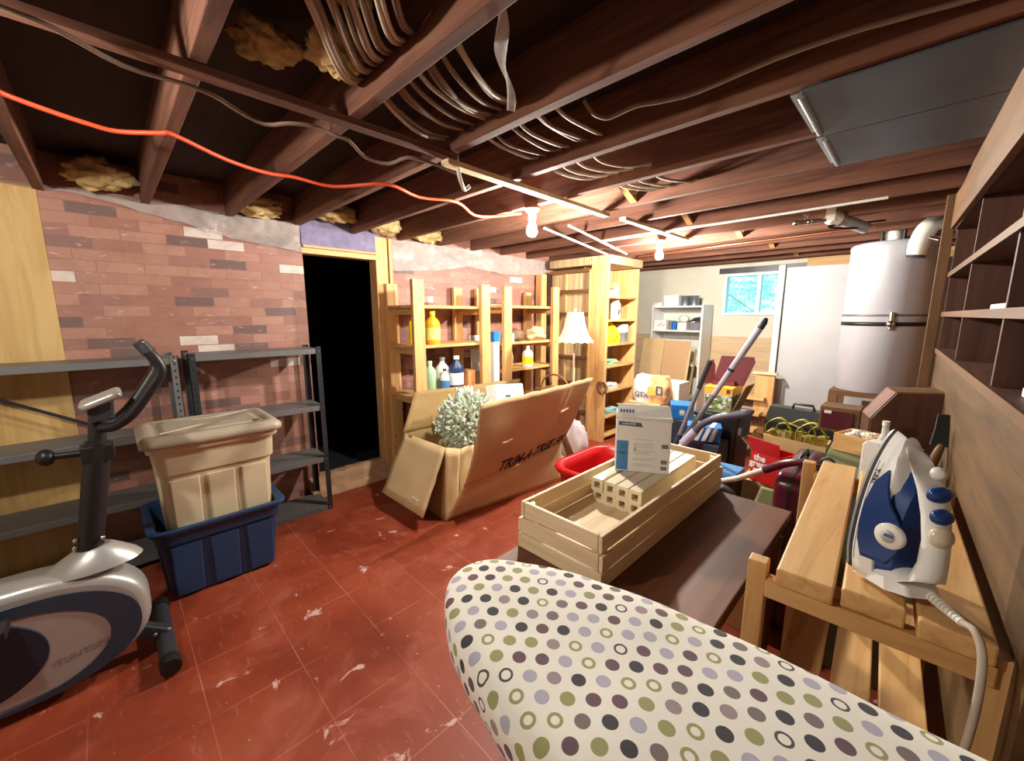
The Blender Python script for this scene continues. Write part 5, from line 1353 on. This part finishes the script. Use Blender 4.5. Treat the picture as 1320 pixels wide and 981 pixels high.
# white wall panel with a corner post
m = MB(); m.box(-1.03,.46,4.95,4.975,.0,1.87)
tp = NT('white_wall_panel'); tp.p(Base_Color=tp.ramp(tp.noise(tp.co(), 1.6, 5), [(.3, srgb(168,170,176)), (.7, srgb(190,190,190))]), Roughness=.4)
tag(m.build('wall_panel', tp.m, loc=(-.3,4.96,0)), 'large plain white panel standing behind the water heater', 'panel')
m = MB(); m.box(-1.09,-1.035,4.93,4.985,0,1.90); m.box(-1.034,-1.026,4.935,4.95,0,1.87,1)
tag(m.build('panel_post', [plain('cream_post', srgb(226,222,206), .5), M['dark']], loc=(-1.06,4.96,0), bevel=.003), 'cream post along the left edge of the white panel, beside the window', 'post')
# wooden steps with a newel
t = thing('wooden_steps', 'low flight of wooden steps with an orange wood post before the white panel', 'steps', (-1.15,4.6,0))
for k in range(4):
    m = MB(); m.box(-1.5+.0,-1.06,4.3+.14*k,4.46+.14*k,.13+.14*k-.03,.13+.14*k); m.build('tread', M['pine_x'], t, bevel=.003)
    m = MB(); m.box(-1.49,-1.07,4.43+.14*k,4.45+.14*k,.14*k,.10+.14*k); m.build('riser', M['olive_x'], t)
m = MB(); m.box(-1.17,-1.0,4.79,4.84,0,.79); m.build('post', M['pine_z'], t, bevel=.003)
m = MB(); m.box(-1.2,-.98,4.77,4.86,.79,.81); m.build('cap', M['pale_x'], t, bevel=.002)

# ------------------------------------------------------------------ tall plank unit and lamp
t = thing('tall_shelf_unit', 'tall open shelf unit with plank side standing beyond the lamp', 'shelf unit', (-2.75,4.1,0))
tw = NT('weathered_planks'); c = tw.co(scale=(16,1,1)); sx_ = tw.n('ShaderNodeSeparateXYZ', i_0=tw.co()).outputs[0]
gap = tw.math('LESS_THAN', tw.math('FRACT', tw.math('MULTIPLY', sx_, 11)), .07)
cw = tw.ramp(tw.noise(c, 1.2, 6, .65), [(.3, srgb(150,126,92)), (.55, srgb(192,166,124)), (.8, srgb(208,184,146))])
tw.p(Base_Color=tw.mix(tw.math('MULTIPLY', gap, .75), cw, srgb(92,74,52)), Roughness=.75)
m = MB(); m.box(-3.13,-2.56,3.79,3.81,.1,1.9); m.build('plank_side', tw.m, t)
for z in (.30,.62,.92,1.41,1.66,1.88):
    m = MB(); m.box(-3.14,-2.56,3.755,3.79,z-.02,z+.02); m.build('rail', M['olive_x'], t, bevel=.002)
m = MB(); m.box(-2.585,-2.562,3.75,3.786,.1,1.88); m.box(-2.93,-2.91,3.775,3.789,.3,1.88); m.build('batten', M['pine_z'], t)
m = MB(); m.box(-2.56,-2.36,3.755,3.80,0,1.93); m.build('front_post', M['pine_z'], t, bevel=.003)
m = MB(); m.box(-3.14,-2.34,3.75,4.45,1.93,2.015); m.build('top_box', tw.m, t)
m = MB(); m.box(-2.68,-2.36,4.40,4.425,0,1.92); m.build('end_panel', M['pine_z'], t)
m = MB(); m.box(-2.70,-2.685,3.81,4.425,0,1.92); m.build('back_panel', tw.m, t)
for z in (1.60,1.35,1.085,.845,.57,.28,.06):
    m = MB(); m.box(-2.685,-2.365,3.802,4.40,z-.022,z); m.build('shelf', M['pine_y'], t, bevel=.002)
def item(name, lab, cat, mb, mat, at_, **k): return tag(mb.build(name, mat, loc=at_, **k), lab, cat)
t = thing('birdhouse', 'little wooden birdhouse on the upper shelf of the tall unit', 'birdhouse', (-2.47,4.05,1.601))
FBH = frame((-2.42,4.05,1.601),(0,1,0),(0,0,1))
m = MB(); m.shape([[(-.05,0),(.05,0),(.05,.1),(0,.15),(-.05,.1)],[(.018*math.cos(-a),.075+.018*math.sin(-a)) for a in [2*PI*i/14 for i in range(14)]]], .09, 0, 0, FBH @ Matrix.Translation((0,0,-.05))); m.build('house', M['pale_z'], t)
m = MB(); m.slab(*[FBH @ Vector(p) for p in ((0,.155,.01),(0,.155,-.11),(-.07,.085,-.11),(-.07,.085,.01))], .01); m.slab(*[FBH @ Vector(p) for p in ((0,.155,.01),(0,.155,-.11),(.07,.085,-.11),(.07,.085,.01))], .01); m.build('roof', M['pine_y'], t)
t = thing('white_canister', 'white canister with dark marks on the second shelf of the tall unit', 'canister', (-2.45,4.08,1.351))
m = MB(); m.lathe([(.055,0),(.058,.01),(.058,.17),(.04,.19),(.04,.21),(1e-6,.212)], 20, 0, Matrix.Translation((-2.45,4.08,1.351))); m.build('can', M['white'], t)
m = MB(); m.box(-2.394,-2.391,4.05,4.075,1.40,1.46); m.box(-2.394,-2.391,4.085,4.10,1.42,1.48); m.build('print', M['dark'], t)
t = thing('yellow_sack', 'bright yellow pointed sack on the middle shelf of the tall unit', 'sack', (-2.46,4.0,1.086))
m = MB(); m.loft([[(-2.46+sx*w,4.0+sy*d,1.086+z) for sx,sy in ((-1,-1),(1,-1),(1,1),(-1,1))] for w,d,z in ((.06,.12,0),(.066,.13,.06),(.055,.12,.13),(.03,.05,.20),(.01,.02,.235))],0,True); m.build('sack', M['yellow'], t, bevel=.01)
m = MB(); 
for k in range(4): m.ball((-2.394,3.93+.04*k,1.12+.03*(k%2)),(.004,.012,.012))
m.build('print', M['orange'], t)
t = thing('tin', 'grey tin with pale lid right of the yellow sack', 'tin', (-2.46,4.24,1.086))
m = MB(); m.lathe([(.075,0),(.075,.1),(.078,.102),(.078,.12)], 22, 0, Matrix.Translation((-2.46,4.24,1.086))); m.build('can', M['grey'], t)
m = MB(); m.lathe([(.08,.12),(.08,.2),(.05,.21),(1e-6,.212)], 22, 0, Matrix.Translation((-2.46,4.24,1.086))); m.build('lid', M['offwhite'], t)
for (z, y, lab, cat, mat) in ((.846,3.98,'mint green folded cloth on the fourth shelf of the tall unit','cloth','mint'),(.571,4.0,'stack of white papers on the fifth shelf of the tall unit','papers','paper'),(.281,4.02,'pale teal folded cloth on the sixth shelf of the tall unit','cloth','label_blue')):
    m = MB(); rr_ = random.Random(int(z*100))
    for k in range(5):
        a_ = rr_.uniform(-.12,.12); m.box(-.07,.06,-.11,.11,.0+.012*k,.0105+.012*k,0,rz(a_,(-2.46,y,z)))
    item('folded_cloth' if cat == 'cloth' else 'papers_pile', lab, cat, m, M[mat] if mat != 'label_blue' else plain('pale_teal', srgb(160,206,206), .7), (-2.46,y,z), bevel=.003)
# coil hung on the front post
m = MB(); m.tube([(-2.40+.05*math.cos(a)+.004*a, 3.742-.0015*a, .62+.065*math.sin(a)) for a in [2*PI*i/18*1.0 for i in range(50)]], .008, 7)
tag(m.build('hanging_cord_coil', plain('brown_cord', srgb(120,80,50), .6), loc=(-2.4,3.74,.62)), 'coil of brown cord hanging on the post of the tall unit', 'cord')
t = thing('floor_lamp', 'floor lamp with scalloped cream shade in front of the tall plank unit', 'floor lamp', (-2.282,3.1,0))
TL = Matrix.Translation((-2.282,3.1,0))
m = MB(); prof = [(.075,1.418),(.085,1.36),(.10,1.29),(.125,1.22),(.155,1.175),(.178,1.158)]
m.lathe(prof, 48, 0, TL, True, 1, 1, lambda a, j: (1+.018*abs(math.sin(a*8))*(j/5), -.014*abs(math.sin(a*8)) if j == 5 else 0)); m.f = [f for f in m.f if len(f) == 4]; m.m = m.m[:len(m.f)]; m.s = m.s[:len(m.f)]
sh = m.build('lamp_shade', M['shade'], t, solid=.003)
m = MB(); m.lathe([(.0765,1.412),(.0775,1.420),(.074,1.424)], 32, 0, TL); m.build('trim', M['offwhite'], sh)
m = MB(); m.tube([(-2.282,3.1,.03),(-2.282,3.1,1.40)], .011, 12); m.build('pole', M['pale_z'], t)
m = MB(); m.lathe([(.13,0),(.13,.012),(.06,.03),(.02,.05),(.012,.08)], 28, 0, TL); m.build('base', M['pale_z'], t)
m = MB(); m.tube([(-2.282,3.1,1.40),(-2.282,3.1,1.435)], .005, 8); m.ball((-2.282,3.1,1.447),(.012,.012,.014)); m.build('finial', M['offwhite'], t)
m = MB(); m.tube([(-2.35,3.1,1.40),(-2.21,3.1,1.40)], .003, 6); m.tube([(-2.282,3.03,1.40),(-2.282,3.17,1.40)], .003, 6); m.build('shade_ring', M['chrome'], t)

# ------------------------------------------------------------------ rear wall: white shelves, cardboard, packages
t = thing('white_shelf_unit', 'white shelf unit against the cream rear wall, left of the window', 'shelf unit', (-2.32,5.58,0))
x0,x1,y0,y1 = -2.68,-1.985,5.42,5.76
for x in (x0,x1-.025):
    m = MB(); m.box(x,x+.025,y0,y1,0,1.53); m.build('side_panel', M['white'], t, bevel=.002)
for z in (1.52,1.20,.75,.3):
    m = MB(); m.box(x0+.025,x1-.025,y0+.002,y1,z-.022,z); m.build('shelf', M['white'], t, bevel=.002)
m = MB(); m.box(x0,x1,y1,y1+.006,0,1.53); m.build('back', M['offwhite'], t)
t = thing('white_carton', 'plain white carton on top of the white shelf unit', 'carton', (-2.4,5.55,1.521))
m = MB(); m.box(-2.53,-2.33,5.46,5.66,1.521,1.655); m.build('box', M['paper'], t, bevel=.003); m = MB(); m.box(-2.533,-2.327,5.457,5.663,1.64,1.66); m.build('lid', M['paper'], t)
m = MB(); m.box(-2.67,-2.55,5.45,5.6,1.521,1.57)
item('white_box', 'small low white box at the left end on top of the white shelf unit', 'box', m, M['offwhite'], (-2.61,5.5,1.521), bevel=.003)
for i, x in enumerate((-2.27,-2.15)):
    t = thing('paint_can', ('left' if i == 0 else 'right')+' one of the two grey paint cans on top of the white shelf unit', 'paint can', (x,5.54,1.521), 'paint cans on the white shelf')
    m = MB(); m.lathe([(.055,0),(.055,.12),(.058,.122),(.058,.13)], 20, 0, Matrix.Translation((x,5.54,1.521))); m.build('can', M['galv'], t)
    m = MB(); m.lathe([(.052,.126),(.045,.132),(1e-6,.132)], 20, 0, Matrix.Translation((x,5.54,1.521))); m.build('lid', M['grey'], t)
t = thing('printed_carton', 'white carton with red print on the upper shelf of the white unit', 'carton', (-2.56,5.52,1.201))
m = MB(); m.box(-2.645,-2.47,5.44,5.64,1.201,1.33); m.build('box', M['paper'], t, bevel=.003)
m = MB(); 
for k in range(5): m.ball((-2.585+.022*k,5.4395,1.255+.014*(k%3)),(.012,.002,.01))
m.build('print', plain('red_print', srgb(226,130,110), .6), t)
for i,(xa,xb,h,mat,lab) in enumerate(((-2.44,-2.40,.12,'grey','narrow grey carton on the white shelf right of the red printed one'),(-2.39,-2.34,.11,'blue','small blue and white carton on the upper white shelf'),(-2.32,-2.20,.10,'offwhite','plain off white carton on the upper white shelf'))):
    m = MB(); m.box(xa,xb,5.45,5.6,1.201,1.201+h); item('small_carton', lab, 'carton', m, M[mat], ((xa+xb)/2,5.5,1.201), bevel=.003)
t = thing('grey_basket', 'grey basket with open lid at the right end of the upper white shelf', 'basket', (-2.1,5.53,1.201))
m = MB(); m.loft([[(x,y,1.201) for x,y in rrect(-2.1,5.54,.06,.08,.02)],[(x,y,1.30) for x,y in rrect(-2.1,5.54,.075,.09,.02)],[(x,y,1.30) for x,y in rrect(-2.1,5.54,.068,.083,.02)],[(x,y,1.21) for x,y in rrect(-2.1,5.54,.055,.075,.02)]],0,False); m.build('body', M['grey'], t)
m = MB(); m.slab((-2.17,5.46,1.31),(-2.03,5.46,1.33),(-2.03,5.62,1.38),(-2.17,5.62,1.36),.006); m.build('lid', M['dark'], t)
t = thing('wire_ball', 'pale round bag above the small cartons on the upper white shelf', 'bag', (-2.29,5.6,1.302))
m = MB(); m.ball((-2.275,5.55,1.352),(.07,.05,.05)); m.build('bag', M['offwhite'], t)
for i,(xa,xb,zt,dy,mat,lab) in enumerate(((-2.76,-2.44,1.08,0,'card','brown cardboard sheet leaning on the white shelf unit, leftmost'),(-2.47,-2.10,1.06,.05,'card','brown cardboard sheet with a reddish stain leaning on the white shelf unit'),(-2.115,-2.075,.98,-.02,'card_edge','narrow pale cardboard strip leaning right of the stained sheet'),(-2.05,-2.01,.96,.0,'card_in','narrow dark cardboard strip leaning at the right of the sheets'))):
    m = MB(); m.slab((xa,5.15+dy,0),(xb,5.15+dy,0),(xb,5.37+dy*.3,zt),(xa+.02,5.37+dy*.3,zt), .012)
    o = item('cardboard_sheet', lab, 'cardboard', m, M[mat], ((xa+xb)/2,5.25,0)); o['group'] = 'leaning cardboard sheets'
    if i == 1:
        tc = NT('stained_cardboard'); n_ = tc.n('ShaderNodeTexCoord'); mp = tc.n('ShaderNodeMapping', i_Vector=n_.outputs['Object']); mp.inputs['Location'].default_value = (.13,0,-.62); mp.inputs['Scale'].default_value = (5,.0,4)
        ln = tc.n('ShaderNodeVectorMath', operation='LENGTH', i_0=mp.outputs[0]).outputs['Value']
        ln = tc.math('ADD', ln, tc.math('MULTIPLY', tc.noise(tc.co(), 11, 3), .9))
        tc.p(Base_Color=tc.mix(tc.ramp(ln, [(.72,(1,1,1)),(.85,(0,0,0))]), srgb(196,158,118), srgb(150,62,44)), Roughness=.8); o.data.materials[0] = tc.m
# packages on the floor in front
m = MB(); m.box(-2.12,-1.78,3.86,4.1,0,.50)
item('brown_carton', 'plain brown carton on the floor under the orange and white diaper pack', 'carton', m, M['card'], (-1.95,3.98,0), bevel=.004)
t = thing('diaper_pack', 'puffy white and orange plastic pack with blue print, behind the white carton', 'pack', (-1.92,3.97,.5))
m = MB()
def pk(u, v):
    a = 2*PI*u; k = .85+.15*math.sin(PI*v)
    cx = math.copysign(abs(math.cos(a))**.35, math.cos(a)); sy = math.copysign(abs(math.sin(a))**.35, math.sin(a))
    return Vector((-1.915+.185*cx*k+.012*mnoise.noise((u*9,v*7,2)), 3.98+.10*sy*k+.012*mnoise.noise((u*8,v*9,5)), .502+.275*v+.008*math.sin(a*3)*(v > .9)))
m.grid(pk, 48, 14)
tpk = NT('pack_print'); vv = tpk.co(); n1 = tpk.noise(vv, 6, 3, .5, .8)
sxn = tpk.n('ShaderNodeSeparateXYZ', i_0=vv).outputs[0]
f1 = tpk.math('ADD', tpk.math('MULTIPLY', sxn, 3.0), n1)
tpk.p(Base_Color=tpk.ramp(f1, [(.35, srgb(240,238,234)), (.52, srgb(246,222,190)), (.62, srgb(244,176,110)), (.85, srgb(246,196,140))]), Roughness=.3)
V0 = m.v; m.add([pk(i/48,1.0) for i in range(48)], [tuple(range(48))], 0, True)
m.build('pack', tpk.m, t)
FPk = frame((-1.98,3.874,.58),(1,0,0),(0,0,1))
m = MB(); m.text('GTX', .075, FPk, 0, .001, 0, .001); m.shape([rrect(.19,.065,.035,.045,.015), rrect(.19,.065,.02,.03,.01)[::-1]], .004, 0, 0, FPk); m.build('print', M['label_navy'], t)
m = MB(); m.shape([[(.06,.0),(.15,.01),(.17,.05),(.11,.10),(.07,.09)]], .004, 0, 0, FPk); m.build('star_print', plain('amber_print', srgb(250,190,90), .4), t)
t = thing('tall_white_carton', 'tall white carton on the floor right of the diaper pack', 'carton', (-1.8,4.3,0))
m = MB(); m.box(-1.99,-1.70,4.14,4.4,0,.695); m.build('box', M['paper'], t, bevel=.004)
m = MB(); m.lathe([(.03,0),(.03,.002),(.018,.002),(.018,0)], 20, 0, frame((-1.78,4.138,.45),(1,0,0),(0,0,1))); m.build('emblem', M['red'], t)
# ------------------------------------------------------------------ world, camera, view
w = bpy.data.worlds.new('daylight'); SC.world = w; w.use_nodes = True
bg = w.node_tree.nodes['Background']; bg.inputs[0].default_value = (.42, .84, 1, 1); bg.inputs[1].default_value = 2.6
cam = bpy.data.cameras.new('camera'); cam.sensor_width = 36; cam.sensor_fit = 'HORIZONTAL'; cam.lens = 521/1320*36
cam.clip_start = .02
co = bpy.data.objects.new('camera', cam); COL.objects.link(co)
co.location = (0, 0, 1.4); co.rotation_euler = (PI/2-math.radians(9.2125), 0, math.radians(45.1187))
SC.camera = co
SC.view_settings.view_transform = 'Standard'; SC.view_settings.look = 'None'
SC.view_settings.gamma = 1; SC.view_settings.use_curve_mapping = False; SC.view_settings.exposure = 0.25
SC.cycles.use_denoising = True
SC.cycles.max_bounces = 8; SC.cycles.diffuse_bounces = 5; SC.cycles.glossy_bounces = 3
SC.cycles.sample_clamp_indirect = 6
